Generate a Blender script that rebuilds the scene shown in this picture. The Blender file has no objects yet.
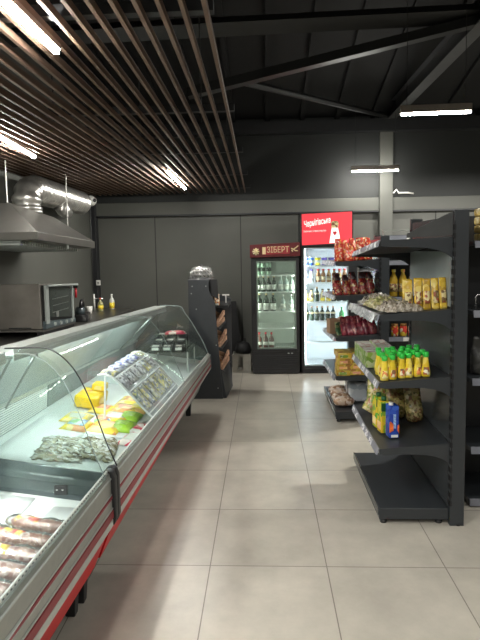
import bpy, bmesh, math, random
from mathutils import Vector, Matrix, noise
random.seed(7)
S = bpy.context.scene
COL = S.collection
PI = math.pi
rad = math.radians

# ------------------------------------------------------------------ materials
def nt(name):
    m = bpy.data.materials.new(name); m.use_nodes = True
    n = m.node_tree; b = n.nodes['Principled BSDF']
    return m, n, b

def mat(name, col, rough=.5, metal=0., var=.12, scale=12., bump=0., bscale=60., spec=.5, coat=0.):
    """plain surface with a little procedural mottling"""
    m, n, b = nt(name)
    tc = n.nodes.new('ShaderNodeTexCoord')
    nz = n.nodes.new('ShaderNodeTexNoise'); nz.inputs['Scale'].default_value = scale; nz.inputs['Detail'].default_value = 4
    n.links.new(tc.outputs['Object'], nz.inputs['Vector'])
    r = n.nodes.new('ShaderNodeValToRGB')
    lo = [max(0, c*(1-var)) for c in col]; hi = [min(1, c*(1+var)) for c in col]
    r.color_ramp.elements[0].position = .3; r.color_ramp.elements[1].position = .7
    r.color_ramp.elements[0].color = (*lo, 1); r.color_ramp.elements[1].color = (*hi, 1)
    n.links.new(nz.outputs['Fac'], r.inputs['Fac']); n.links.new(r.outputs['Color'], b.inputs['Base Color'])
    b.inputs['Roughness'].default_value = rough; b.inputs['Metallic'].default_value = metal
    b.inputs['Specular IOR Level'].default_value = spec
    if coat: b.inputs['Coat Weight'].default_value = coat; b.inputs['Coat Roughness'].default_value = .1
    if bump:
        n2 = n.nodes.new('ShaderNodeTexNoise'); n2.inputs['Scale'].default_value = bscale
        n.links.new(tc.outputs['Object'], n2.inputs['Vector'])
        bp = n.nodes.new('ShaderNodeBump'); bp.inputs['Strength'].default_value = bump; bp.inputs['Distance'].default_value = .01
        n.links.new(n2.outputs['Fac'], bp.inputs['Height']); n.links.new(bp.outputs['Normal'], b.inputs['Normal'])
    return m

def mottle(name, cols, scale=40., rough=.25, spec=.5, stretch=(1, 1, 1), bump=.3, coat=.0, kind='CELL'):
    """printed / transparent-bag contents: voronoi cells picked from a palette"""
    m, n, b = nt(name)
    tc = n.nodes.new('ShaderNodeTexCoord'); mp = n.nodes.new('ShaderNodeMapping')
    mp.inputs['Scale'].default_value = stretch
    n.links.new(tc.outputs['Object'], mp.inputs['Vector'])
    oi = n.nodes.new('ShaderNodeObjectInfo'); mu = n.nodes.new('ShaderNodeMath'); mu.operation = 'MULTIPLY'; mu.inputs[1].default_value = 7.3
    n.links.new(oi.outputs['Random'], mu.inputs[0]); n.links.new(mu.outputs[0], mp.inputs['Location'])
    v = n.nodes.new('ShaderNodeTexVoronoi'); v.inputs['Scale'].default_value = scale
    n.links.new(mp.outputs['Vector'], v.inputs['Vector'])
    bw = n.nodes.new('ShaderNodeSeparateColor'); n.links.new(v.outputs['Color'], bw.inputs['Color'])
    r = n.nodes.new('ShaderNodeValToRGB'); r.color_ramp.interpolation = 'CONSTANT'
    k = len(cols)
    while len(r.color_ramp.elements) < k: r.color_ramp.elements.new(.5)
    for i, c in enumerate(cols):
        r.color_ramp.elements[i].position = i / k; r.color_ramp.elements[i].color = (*c, 1)
    n.links.new(bw.outputs['Red'], r.inputs['Fac']); n.links.new(r.outputs['Color'], b.inputs['Base Color'])
    b.inputs['Roughness'].default_value = rough; b.inputs['Specular IOR Level'].default_value = spec
    if coat: b.inputs['Coat Weight'].default_value = coat; b.inputs['Coat Roughness'].default_value = .08
    if bump:
        bp = n.nodes.new('ShaderNodeBump'); bp.inputs['Strength'].default_value = bump; bp.inputs['Distance'].default_value = .006
        n.links.new(v.outputs['Distance'], bp.inputs['Height']); n.links.new(bp.outputs['Normal'], b.inputs['Normal'])
    return m

def emit(name, col, strength):
    m = bpy.data.materials.new(name); m.use_nodes = True; n = m.node_tree; n.nodes.clear()
    o = n.nodes.new('ShaderNodeOutputMaterial'); e = n.nodes.new('ShaderNodeEmission')
    e.inputs['Color'].default_value = (*col, 1); e.inputs['Strength'].default_value = strength
    n.links.new(e.outputs[0], o.inputs['Surface'])
    return m

def glass(name, tint=(.93, .98, .96), gloss=.06, rough=.02, bump=0., bscale=30., milk=0., ior=1.45):
    """thin sheet: see-through plus a fresnel reflection"""
    m = bpy.data.materials.new(name); m.use_nodes = True; n = m.node_tree; n.nodes.clear()
    o = n.nodes.new('ShaderNodeOutputMaterial')
    t = n.nodes.new('ShaderNodeBsdfTransparent'); t.inputs['Color'].default_value = (*tint, 1)
    g = n.nodes.new('ShaderNodeBsdfGlossy'); g.inputs['Roughness'].default_value = rough
    f = n.nodes.new('ShaderNodeFresnel'); f.inputs['IOR'].default_value = ior
    mx = n.nodes.new('ShaderNodeMixShader')
    a = n.nodes.new('ShaderNodeMath'); a.operation = 'ADD'; a.use_clamp = True; a.inputs[1].default_value = gloss
    n.links.new(f.outputs[0], a.inputs[0]); n.links.new(a.outputs[0], mx.inputs['Fac'])
    base = t
    if milk:
        d = n.nodes.new('ShaderNodeBsdfDiffuse'); d.inputs['Color'].default_value = (.85, .9, .88, 1)
        m2 = n.nodes.new('ShaderNodeMixShader'); m2.inputs['Fac'].default_value = milk
        n.links.new(t.outputs[0], m2.inputs[1]); n.links.new(d.outputs[0], m2.inputs[2]); base = m2
    n.links.new(base.outputs[0], mx.inputs[1]); n.links.new(g.outputs[0], mx.inputs[2])
    if bump:
        tc = n.nodes.new('ShaderNodeTexCoord'); nz = n.nodes.new('ShaderNodeTexNoise'); nz.inputs['Scale'].default_value = bscale
        nz.inputs['Detail'].default_value = 3
        n.links.new(tc.outputs['Object'], nz.inputs['Vector'])
        bp = n.nodes.new('ShaderNodeBump'); bp.inputs['Strength'].default_value = bump; bp.inputs['Distance'].default_value = .02
        n.links.new(nz.outputs['Fac'], bp.inputs['Height'])
        n.links.new(bp.outputs['Normal'], g.inputs['Normal']); n.links.new(bp.outputs['Normal'], f.inputs['Normal'])
    n.links.new(mx.outputs[0], o.inputs['Surface'])
    return m

M = {}
M['wall'] = mat('dark_grey_wall_panel', (.105, .107, .094), .55, var=.05, scale=2)
M['wall_up'] = mat('upper_wall_paint', (.022, .024, .023), .6, var=.06, scale=2)
M['seam'] = mat('panel_joint', (.03, .03, .028), .7)
M['steel_dark'] = mat('dark_painted_steel', (.017, .018, .018), .45, var=.06)
M['steel_black'] = mat('black_painted_steel', (.02, .021, .023), .5, var=.08)
M['steel_mid'] = mat('grey_painted_steel', (.05, .052, .052), .45)
M['ceil'] = mat('black_roof_sheet', (.009, .0095, .010), .8, var=.1, scale=3)
M['slat'] = mat('brown_slat', (.12, .076, .052), .5, var=.18, scale=9)
M['shelf'] = mat('anthracite_shelf', (.027, .031, .035), .38, var=.05, scale=6)
M['shelf_hi'] = mat('anthracite_panel', (.05, .056, .06), .2, var=.05, scale=4)
M['rail'] = mat('grey_price_rail', (.23, .24, .28), .3, var=.08)
M['glarepan'] = mat('painted_glare_grey', (.22, .25, .25), .3, var=.05)  # lighter grey that paints a glare onto the dark back panel
M['slot'] = mat('black_slot', (.004, .004, .005), .8)
M['tag'] = mottle('printed_price_tag', [(.75, .75, .78), (.8, .8, .82), (.25, .25, .3), (.8, .8, .8)], 90, .5, bump=0)
M['alu'] = mat('brushed_aluminium', (.34, .355, .33), .38, .5, var=.05, scale=30)
M['alu_hi'] = mat('pale_aluminium', (.48, .515, .49), .35, .35, var=.05, scale=30)
M['maroon'] = mat('maroon_strip', (.25, .02, .03), .4, var=.1)
M['red'] = mat('red_kick_panel', (.70, .016, .022), .35, var=.06)
M['rubber'] = mat('black_rubber', (.018, .019, .021), .45)
M['deck'] = mat('white_deck', (.62, .66, .65), .4, var=.03)
M['paper'] = mat('white_paper', (.72, .75, .75), .6, var=.03, scale=6)
M['grille'] = mat('white_vent_fins', (.70, .74, .73), .4, var=.03)
M['inner'] = mat('pale_inner_wall', (.42, .46, .455), .4, var=.05)
M['gap'] = mat('dark_vent_gap', (.10, .115, .115), .6)
M['inner_dk'] = mat('grey_inner_wall', (.20, .225, .22), .3, var=.1)
M['teal'] = mat('dark_teal_grey_plastic', (.085, .11, .118), .3, var=.08, scale=8)
M['teal_hi'] = mat('glossy_grey_teal_cap', (.12, .15, .155), .18, var=.1)
M['glass'] = glass('clear_case_glass', (.95, .985, .975), .0, .03, milk=.012, ior=1.2)
M['glass_end'] = glass('clear_end_glass', (.95, .985, .975), .0, .02, milk=.012, ior=1.3)
M['glass_edge'] = mat('grey_green_glass_edge', (.28, .34, .33), .2)
M['fglass'] = glass('fridge_door_glass', (.93, .97, .95), .0, .02, milk=.03)
M['film'] = glass('crinkled_clear_film', (.9, .93, .93), .05, .12, bump=.7, bscale=24, milk=.12)
M['film2'] = glass('shrink_film', (.93, .94, .94), .03, .10, bump=.5, bscale=30, milk=.10)
M['inox'] = mat('stainless_steel', (.23, .222, .205), .36, .9, var=.1, scale=5)
M['inox_dk'] = mat('worn_stainless_steel', (.30, .275, .25), .42, .85, var=.2, scale=4)
M['duct'] = mat('aluminium_foil_duct', (.62, .61, .58), .3, .9, var=.15, scale=14, bump=.25, bscale=40)
M['ovenglass'] = mat('smoked_oven_glass', (.05, .058, .052), .12, var=.15)
M['white'] = mat('white_plastic', (.82, .81, .77), .4, var=.04)
M['black'] = mat('black_plastic', (.012, .012, .013), .4)
M['matblack'] = mat('matt_black_board', (.007, .007, .008), .7)
M['fr_body'] = mat('black_fridge_body', (.014, .014, .015), .35)
M['fr_in'] = mat('pale_green_fridge_liner', (.50, .55, .50), .5, var=.04)
M['fr_in2'] = mat('white_fridge_liner', (.85, .88, .92), .4, var=.02)
M['wire'] = mat('white_wire_shelf', (.75, .78, .76), .4)
M['chrome'] = mat('chrome_wire', (.75, .75, .74), .2, .9, var=.1)
M['standgrey'] = mat('dark_slate_board', (.038, .042, .048), .45, var=.08)
M['wood'] = mat('pale_brown_wood', (.58, .34, .22), .55, var=.3, scale=18)
M['kraft'] = mat('brown_cardboard', (.30, .185, .11), .7, var=.12)
M['crate'] = mat('beige_crate', (.33, .31, .27), .6, var=.1)
M['orange'] = mottle('orange_snack_mix', [(.55, .2, .06), (.75, .4, .15), (.85, .75, .6), (.3, .1, .05)], 45, .4)
M['cheese'] = mat('yellow_cheese_wrap', (.90, .62, .015), .3, var=.12, scale=20, coat=.4)
M['ypack'] = mottle('yellow_pack_print', [(.86, .66, .05), (.9, .7, .08), (.85, .62, .05), (.82, .72, .3), (.8, .35, .12), (.88, .68, .05)], 16, .3, bump=.05)
M['bpack'] = mottle('blue_green_pack_print', [(.2, .38, .7), (.3, .6, .25), (.75, .8, .8), (.35, .55, .75)], 22, .3, bump=.05)
M['opack'] = mottle('orange_pack_print', [(.8, .42, .22), (.85, .55, .2), (.75, .35, .25), (.85, .7, .3)], 24, .3, bump=.05)
M['gpack'] = mottle('lime_green_pack_print', [(.32, .62, .03), (.4, .7, .05), (.28, .55, .04), (.5, .75, .2)], 20, .3, bump=.05)
M['rpack'] = mottle('red_pack_print', [(.65, .04, .08), (.75, .2, .2), (.8, .7, .65), (.6, .05, .1)], 20, .3, bump=.05)
M['foilpack'] = mottle('silver_grey_crumpled_pack', [(.40, .39, .30), (.58, .58, .50), (.16, .15, .10), (.70, .71, .68), (.34, .31, .20)], 34, .18, bump=.8, stretch=(1, 2.2, 1))
M['sausage'] = mottle('reddish_brown_sausage', [(.26, .10, .065), (.36, .17, .12), (.30, .13, .09), (.52, .34, .27), (.28, .11, .075)], 90, .3, bump=.25)
M['ham'] = mottle('pink_speckled_meat', [(.38, .21, .18), (.50, .33, .29), (.33, .17, .14), (.62, .48, .43)], 70, .3, bump=.25)
M['chick'] = mottle('golden_chicken_pack', [(.70, .48, .10), (.75, .55, .16), (.6, .32, .08), (.78, .7, .5), (.7, .5, .1), (.7, .1, .06)], 30, .3, bump=.2)
M['label_ry'] = mottle('red_yellow_label', [(.75, .06, .04), (.85, .6, .05), (.85, .8, .7), (.7, .05, .04), (.85, .65, .08)], 40, .35, bump=0)
M['nutA'] = mottle('red_orange_bag', [(.50, .025, .02), (.62, .09, .025), (.70, .28, .07), (.72, .45, .25), (.36, .02, .015), (.60, .05, .025), (.55, .04, .02)], 62, .2, coat=.5)
M['nutB'] = mottle('dark_red_nut_bag', [(.16, .012, .015), (.34, .03, .02), (.50, .24, .08), (.10, .012, .015), (.28, .02, .02), (.20, .015, .015), (.55, .38, .2)], 60, .2, coat=.6)
M['nutC'] = mottle('wine_red_bag', [(.13, .01, .022), (.22, .02, .035), (.09, .01, .018), (.30, .07, .07), (.15, .012, .025)], 50, .2, coat=.6)
M['dkcap'] = mat('dark_bag_top', (.03, .012, .013), .3)
M['seeds'] = mottle('seed_mix_bag', [(.45, .40, .33), (.30, .26, .20), (.55, .50, .44), (.22, .18, .13), (.38, .34, .28)], 110, .3, coat=.4)
M['seedsG'] = mottle('greenish_seed_bag', [(.42, .40, .16), (.30, .32, .10), (.55, .48, .30), (.4, .34, .18)], 80, .3, coat=.4)
M['gold'] = mottle('gold_yellow_pouch', [(.58, .37, .03), (.66, .45, .05), (.52, .33, .03), (.40, .24, .03), (.68, .52, .12)], 34, .25, bump=.05, coat=.4)
M['cream'] = mottle('cream_label_print', [(.70, .60, .32), (.16, .09, .03), (.62, .52, .25), (.30, .08, .04), (.68, .58, .3)], 60, .3, bump=0)
M['oil'] = mat('golden_oil', (.50, .32, .03), .08, var=.05, coat=.8)
M['yel'] = mottle('yellow_pouch_print', [(.72, .54, .03), (.78, .60, .05), (.68, .48, .03), (.78, .62, .12)], 30, .28, bump=.05, coat=.3)
M['yel_lab'] = mottle('pouch_picture', [(.55, .12, .05), (.85, .8, .6), (.25, .12, .06), (.8, .3, .1), (.85, .75, .3)], 55, .3, bump=0)
M['gcap'] = mat('bright_green_cap', (.03, .50, .06), .3, var=.06)
M['gbox'] = mottle('green_printed_carton', [(.16, .30, .04), (.25, .40, .08), (.42, .48, .28), (.14, .26, .04), (.5, .52, .42)], 38, .35, bump=.02)
M['greytop'] = mottle('grey_printed_carton_top', [(.40, .40, .38), (.5, .5, .46), (.3, .32, .25), (.25, .12, .1)], 40, .4, bump=0)
M['juiceB'] = mottle('blue_carton_print', [(.015, .05, .33), (.02, .07, .42), (.015, .045, .30), (.03, .1, .48)], 30, .25, bump=0)
M['juiceY'] = mottle('yellow_green_carton_print', [(.62, .55, .03), (.75, .50, .03), (.12, .38, .04), (.7, .62, .06), (.25, .42, .04)], 34, .25, bump=0)
M['fruit'] = mat('orange_red_fruit_print', (.75, .14, .03), .3, var=.4, scale=30)
M['dkgreen'] = mat('dark_green_cap', (.01, .09, .03), .35)
M['pasta'] = mottle('yellow_green_snack_bag', [(.46, .40, .11), (.30, .32, .07), (.60, .54, .30), (.18, .24, .05), (.50, .40, .20), (.36, .16, .07)], 60, .25, coat=.5)
M['pasta2'] = mottle('olive_snack_bag', [(.28, .24, .07), (.13, .12, .04), (.42, .35, .16), (.18, .09, .04), (.34, .26, .10)], 64, .25, coat=.5)
M['ybox'] = mottle('mustard_box_print', [(.55, .36, .03), (.60, .42, .05), (.50, .30, .03), (.35, .16, .04), (.62, .46, .10)], 24, .35, bump=0)
M['bread'] = mottle('clear_bag_of_biscuits', [(.40, .26, .16), (.55, .42, .32), (.30, .17, .10), (.62, .52, .44)], 36, .3, coat=.5)
M['pale'] = mottle('pale_wrapped_bundle', [(.55, .60, .64), (.66, .70, .73), (.38, .44, .5)], 14, .25, coat=.5, bump=.1)
M['whitebag'] = mat('white_thin_bag', (.75, .75, .76), .4, var=.06)
M['goldcrate'] = mottle('gold_bag_stack', [(.62, .44, .10), (.75, .58, .2), (.45, .30, .06), (.7, .6, .35)], 26, .3, bump=.3)
M['darkbag'] = mottle('dark_printed_bag', [(.05, .05, .045), (.08, .08, .075), (.035, .035, .035)], 30, .3, coat=.4)
M['beer_g'] = mat('dark_green_bottle_glass', (.015, .035, .018), .12, coat=.5)
M['beer_b'] = mat('brown_bottle_glass', (.10, .035, .02), .15, coat=.5)
M['clearb'] = mat('pale_clear_bottle', (.38, .46, .43), .15, coat=.5)
M['can_g'] = mat('pale_green_can', (.35, .50, .38), .3, .3)
M['label_w'] = mat('white_bottle_label', (.72, .74, .68), .5)
M['label_t'] = mat('beige_bottle_label', (.60, .48, .28), .5)
M['amber'] = mottle('amber_bottle', [(.36, .16, .05), (.5, .3, .1), (.25, .1, .04)], 24, .2, bump=0)
M['blueC'] = mat('blue_cup', (.05, .16, .62), .35)
M['violetC'] = mat('violet_cup', (.16, .10, .62), .35)
M['yelC'] = mat('yellow_cup', (.88, .78, .02), .35)
M['redC'] = mat('red_pack', (.60, .015, .03), .4)
M['greenB'] = mat('green_bottle', (.03, .28, .06), .2)
M['gold_txt'] = mat('gold_print', (.62, .50, .28), .5)
M['hdr'] = mat('dark_red_header', (.085, .006, .008), .35, var=.1)
M['hdr_pl'] = mat('red_header_plate', (.24, .015, .022), .4)
M['lamp'] = emit('lamp_diffuser', (1., .98, .91), 185)
M['led'] = emit('fridge_led_strip', (.85, .93, 1.), 36)
M['led2'] = emit('dim_fridge_led_strip', (.92, 1., .88), 13)
M['caselamp'] = emit('case_lamp_diffuser', (.92, 1., .97), 19)
M['fixt'] = mat('grey_lamp_housing', (.30, .26, .23), .4, .3)
M['wirem'] = mat('thin_suspension_wire', (.05, .05, .05), .5, .5)
M['rodm'] = mat('white_hanging_rod', (.50, .49, .46), .4, .3)

def floor_mat():
    m, n, b = nt('beige_grey_floor_tiles')
    tc = n.nodes.new('ShaderNodeTexCoord'); mp = n.nodes.new('ShaderNodeMapping')
    mp.inputs['Location'].default_value = (.297 + 6, -2.605 + 6, 0)
    n.links.new(tc.outputs['Object'], mp.inputs['Vector'])
    br = n.nodes.new('ShaderNodeTexBrick'); br.offset = 0; br.squash = 1
    br.inputs['Scale'].default_value = 1; br.inputs['Brick Width'].default_value = .6; br.inputs['Row Height'].default_value = .6
    br.inputs['Mortar Size'].default_value = .0028; br.inputs['Mortar Smooth'].default_value = .1; br.inputs['Bias'].default_value = 0
    br.inputs['Color1'].default_value = (.40, .372, .318, 1); br.inputs['Color2'].default_value = (.43, .40, .345, 1)
    br.inputs['Mortar'].default_value = (.17, .15, .13, 1)
    n.links.new(mp.outputs['Vector'], br.inputs['Vector'])
    nz = n.nodes.new('ShaderNodeTexNoise'); nz.inputs['Scale'].default_value = 3.2; nz.inputs['Detail'].default_value = 8; nz.inputs['Roughness'].default_value = .65
    n.links.new(tc.outputs['Object'], nz.inputs['Vector'])
    r = n.nodes.new('ShaderNodeValToRGB'); r.color_ramp.elements[0].position = .3; r.color_ramp.elements[1].position = .72
    r.color_ramp.elements[0].color = (.80, .80, .80, 1); r.color_ramp.elements[1].color = (1.12, 1.12, 1.12, 1)
    n.links.new(nz.outputs['Fac'], r.inputs['Fac'])
    mx = n.nodes.new('ShaderNodeMix'); mx.data_type = 'RGBA'; mx.blend_type = 'MULTIPLY'; mx.inputs['Factor'].default_value = 1
    n.links.new(br.outputs['Color'], mx.inputs['A']); n.links.new(r.outputs['Color'], mx.inputs['B'])
    n.links.new(mx.outputs['Result'], b.inputs['Base Color'])
    rr = n.nodes.new('ShaderNodeMapRange'); rr.inputs['To Min'].default_value = .24; rr.inputs['To Max'].default_value = .40
    n.links.new(nz.outputs['Fac'], rr.inputs['Value']); n.links.new(rr.outputs['Result'], b.inputs['Roughness'])
    bp = n.nodes.new('ShaderNodeBump'); bp.inputs['Strength'].default_value = .25; bp.inputs['Distance'].default_value = .003; bp.invert = True
    n.links.new(br.outputs['Fac'], bp.inputs['Height']); n.links.new(bp.outputs['Normal'], b.inputs['Normal'])
    return m
M['floor'] = floor_mat()

# ------------------------------------------------------------------ mesh helpers
def B(): return bmesh.new()

def box(bm, x0, x1, y0, y1, z0, z1, rot=None):
    pts = [(x, y, z) for x in (x0, x1) for y in (y0, y1) for z in (z0, z1)]
    if rot is not None:
        c = Vector(((x0+x1)/2, (y0+y1)/2, (z0+z1)/2))
        pts = [c + rot @ (Vector(p)-c) for p in pts]
    v = [bm.verts.new(p) for p in pts]
    for f in ((0, 1, 3, 2), (4, 6, 7, 5), (0, 4, 5, 1), (2, 3, 7, 6), (0, 2, 6, 4), (1, 5, 7, 3)):
        bm.faces.new([v[i] for i in f])
    return bm

def hexa(bm, p):
    """8 corners: bottom ring 0-3, top ring 4-7"""
    v = [bm.verts.new(q) for q in p]
    for f in ((3, 2, 1, 0), (4, 5, 6, 7), (0, 1, 5, 4), (1, 2, 6, 5), (2, 3, 7, 6), (3, 0, 4, 7)):
        bm.faces.new([v[i] for i in f])
    return bm

def loft(bm, rings, closed=True, caps=True):
    R = [[bm.verts.new(p) for p in r] for r in rings]
    n = len(rings[0])
    for a, b in zip(R, R[1:]):
        for i in range(n if closed else n-1):
            j = (i+1) % n
            bm.faces.new((a[i], a[j], b[j], b[i]))
    if closed and caps:
        bm.faces.new(R[0][::-1]); bm.faces.new(R[-1])
    return bm

def lathe(bm, prof, c=(0, 0, 0), n=20, sx=1, sy=1):
    rings = []
    for r, z in prof:
        rings.append([(c[0]+sx*r*math.cos(2*PI*i/n), c[1]+sy*r*math.sin(2*PI*i/n), c[2]+z) for i in range(n)])
    return loft(bm, rings)

def tube(bm, pts, r, n=10, radii=None, caps=True):
    pts = [Vector(p) for p in pts]
    rings = []; up = None
    for i, p in enumerate(pts):
        d = (pts[min(i+1, len(pts)-1)] - pts[max(i-1, 0)]).normalized()
        if up is None:
            up = Vector((0, 0, 1)) if abs(d.z) < .9 else Vector((1, 0, 0))
        s = d.cross(up).normalized(); up = s.cross(d).normalized()
        rr = radii[i] if radii else r
        rings.append([p + s*rr*math.cos(2*PI*k/n) + up*rr*math.sin(2*PI*k/n) for k in range(n)])
    return loft(bm, rings, True, caps)

def prism(bm, poly, axis, a, b):
    """poly 2D extruded along an axis; axis y -> poly is (x,z); x -> (y,z); z -> (x,y)"""
    def P(u, v, w):
        return (u, w, v) if axis == 'y' else ((w, u, v) if axis == 'x' else (u, v, w))
    return loft(bm, [[P(u, v, a) for u, v in poly], [P(u, v, b) for u, v in poly]])

def bez(p0, p1, p2, n=8):
    p0, p1, p2 = map(Vector, (p0, p1, p2))
    return [(1-t)**2*p0 + 2*t*(1-t)*p1 + t*t*p2 for t in [i/n for i in range(n+1)]]

def thing(name, label, cat, loc=(0, 0, 0), rotz=0, group=None):
    o = bpy.data.objects.new(name, None); COL.objects.link(o)
    o.empty_display_size = .05; o.location = loc; o.rotation_euler = (0, 0, rotz)
    o['label'] = label; o['category'] = cat
    if group: o['group'] = group
    return o

def rootloc(p):
    while p.parent: p = p.parent
    return Vector(p.location)

def obj(name, bm, m, parent=None, smooth=False, bevel=0., world=False, label=None, seg=2, two=None):
    """link the bmesh as ONE mesh object; world=True: coordinates were given in the room, not in the thing"""
    bmesh.ops.recalc_face_normals(bm, faces=bm.faces)
    me = bpy.data.meshes.new(name); bm.to_mesh(me); bm.free()
    if world and parent is not None: me.transform(Matrix.Translation(-rootloc(parent)))
    me.materials.append(m)
    if two: me.materials.append(two)
    if smooth:
        for p in me.polygons: p.use_smooth = True
    o = bpy.data.objects.new(name, me); COL.objects.link(o)
    if parent is not None: o.parent = parent
    if bevel:
        md = o.modifiers.new('bevel', 'BEVEL'); md.width = bevel; md.segments = seg; md.limit_method = 'ANGLE'; md.angle_limit = rad(35)
        for p in me.polygons: p.use_smooth = True
        w = o.modifiers.new('wn', 'WEIGHTED_NORMAL')
    if label: o['label'] = label
    return o

def tag(o, label, cat, group=None):
    o['label'] = label; o['category'] = cat
    if group: o['group'] = group
    return o

def struct(name, bm, m, **k):
    o = obj(name, bm, m, **k); o['kind'] = 'structure'; return o

def dup(root, loc, rotz=None, label=None, group=None, scale=None):
    r = root.copy(); COL.objects.link(r); r.location = loc
    if rotz is not None: r.rotation_euler = (0, 0, rotz)
    if scale: r.scale = scale
    if label: r['label'] = label
    if group: r['group'] = group
    for ch in list(root.children):
        c = ch.copy(); COL.objects.link(c); c.parent = r
        for g in list(ch.children):
            d = g.copy(); COL.objects.link(d); d.parent = c
    return r

ORD = ['first', 'second', 'third', 'fourth', 'fifth', 'sixth', 'seventh', 'eighth', 'ninth', 'tenth', 'eleventh', 'twelfth']

def text(name, s, size, loc, rot, m, parent, depth=.001, width=None, shear=0., bold=0.):
    cu = bpy.data.curves.new(name, 'FONT'); cu.body = s; cu.size = size; cu.extrude = depth; cu.align_x = 'CENTER'; cu.align_y = 'CENTER'
    cu.shear = shear; cu.offset = bold
    t = bpy.data.objects.new(name+'_tmp', cu); COL.objects.link(t)
    dg = bpy.context.evaluated_depsgraph_get(); dg.update()
    me = bpy.data.meshes.new_from_object(t.evaluated_get(dg))
    bpy.data.objects.remove(t); bpy.data.curves.remove(cu)
    if width and len(me.vertices):
        xs = [v.co.x for v in me.vertices]; w = max(xs)-min(xs)
        me.transform(Matrix.Diagonal((width/w, 1, 1, 1)))
    me.transform(Matrix.Translation(loc) @ rot.to_4x4())
    me.transform(Matrix.Translation(-rootloc(parent)))
    me.materials.clear(); me.materials.append(m); me.name = name
    o = bpy.data.objects.new(name, me); COL.objects.link(o); o.parent = parent
    return o
FACE_CAM = Matrix.Rotation(rad(90), 3, 'X')      # text standing up, read from -Y

# ------------------------------------------------------------------ the room
XL, XR, YB, YN = -2.45, 4.2, 7.6, -3.5
struct('floor', box(B(), XL-.1, XR+.1, YN, YB+.1, -.06, 0), M['floor'])
struct('wall_back', box(B(), XL-.1, XR+.1, YB, YB+.1, 0, 3.45), M['wall'])
struct('wall_left', box(B(), XL-.1, XL, YN, YB, 0, 4.8), M['wall'])
struct('wall_right', box(B(), XR, XR+.1, YN, YB, 0, 4.8), M['wall'])
struct('wall_front', box(B(), XL-.1, XR+.1, YN-.1, YN, 0, 4.8), M['wall'])
bm = B()
hexa(bm, [(XL-.1, YN, 4.6), (XR+.1, YN, 4.6), (XR+.1, 3, 4.6), (XL-.1, 3, 4.6), (XL-.1, YN, 4.7), (XR+.1, YN, 4.7), (XR+.1, 3, 4.7), (XL-.1, 3, 4.7)])
hexa(bm, [(XL-.1, 3, 4.6), (XR+.1, 3, 4.6), (XR+.1, YB+.1, 3.42), (XL-.1, YB+.1, 3.42), (XL-.1, 3, 4.7), (XR+.1, 3, 4.7), (XR+.1, YB+.1, 3.52), (XL-.1, YB+.1, 3.52)])
for k in range(14):                                # ribs of the roof sheet
    x = XL + .1 + k*.48
    hexa(bm, [(x, 3, 4.56), (x+.06, 3, 4.56), (x+.06, YB, 3.385), (x, YB, 3.385), (x, 3, 4.6), (x+.06, 3, 4.6), (x+.06, YB, 3.43), (x, YB, 3.43)])
struct('ceiling', bm, M['ceil'])
# horizontal beam, pillars, panel joints on the back wall
struct('trim_1', box(B(), XL, XR, YB-.07, YB, 2.155, 2.335), M['steel_mid'] if 0 else M['wall'], bevel=.006)
struct('trim_2', box(B(), XL, XR, YB-.085, YB, 2.135, 2.157), M['steel_black'])
struct('trim_3', box(B(), 1.62, 1.80, YB-.11, YB, 0, 3.45), M['wall'], bevel=.006)
struct('trim_4', box(B(), XL, XL+.075, YB-.12, YB, 0, 2.45), M['steel_black'], bevel=.005)
bm = B()
for x in (-1.55, -.32, .66, 2.42, 3.3):
    box(bm, x-.006, x+.006, YB-.004, YB+.001, 0, 2.15)
struct('trim_5', bm, M['seam'])
struct('trim_6', box(B(), XL, XR, YB-.05, YB, 2.335, 3.45), M['wall_up'])
struct('trim_7', box(B(), XL, XR, YB-.2, YB, 3.22, 3.38), M['steel_black'])
# roof steel
bm = B(); tube(bm, [(-2.4, 4.5, 3.43), (4.1, 4.5, 3.52)], .08, 4); struct('trim_8', bm, M['steel_dark'])
bm = B()
d = Vector((1.95, 0, .41)).normalized(); up = Vector((-d.z, 0, d.x))
p0 = Vector((-.6, 4.42, 2.89)); p1 = p0 + d*3.6
for a, b, y0, y1 in ((.0, .012, 0, .10), (.012, .07, .0, .012)):
    hexa(bm, [p0+up*a+Vector((0, y0, 0)), p1+up*a+Vector((0, y0, 0)), p1+up*a+Vector((0, y1, 0)), p0+up*a+Vector((0, y1, 0)),
              p0+up*b+Vector((0, y0, 0)), p1+up*b+Vector((0, y0, 0)), p1+up*b+Vector((0, y1, 0)), p0+up*b+Vector((0, y1, 0))])
struct('trim_9', bm, M['steel_dark'])
bm = B(); box(bm, 1.70, 1.82, 2.2, 7.5, 3.37, 3.385); box(bm, 1.755, 1.765, 2.2, 7.5, 3.385, 3.55); box(bm, 1.70, 1.82, 2.2, 7.5, 3.55, 3.56)
struct('trim_10', bm, M['steel_mid'])
bm = B(); tube(bm, [(-.17, 4.5, 3.02), (1.7, 7.4, 3.40)], .03, 6); struct('trim_11', bm, M['steel_dark'])
bm = B(); tube(bm, [(2.2, 4.5, 3.42), (4.1, 4.5, 2.9)], .035, 6); struct('trim_12', bm, M['steel_dark'])

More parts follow.
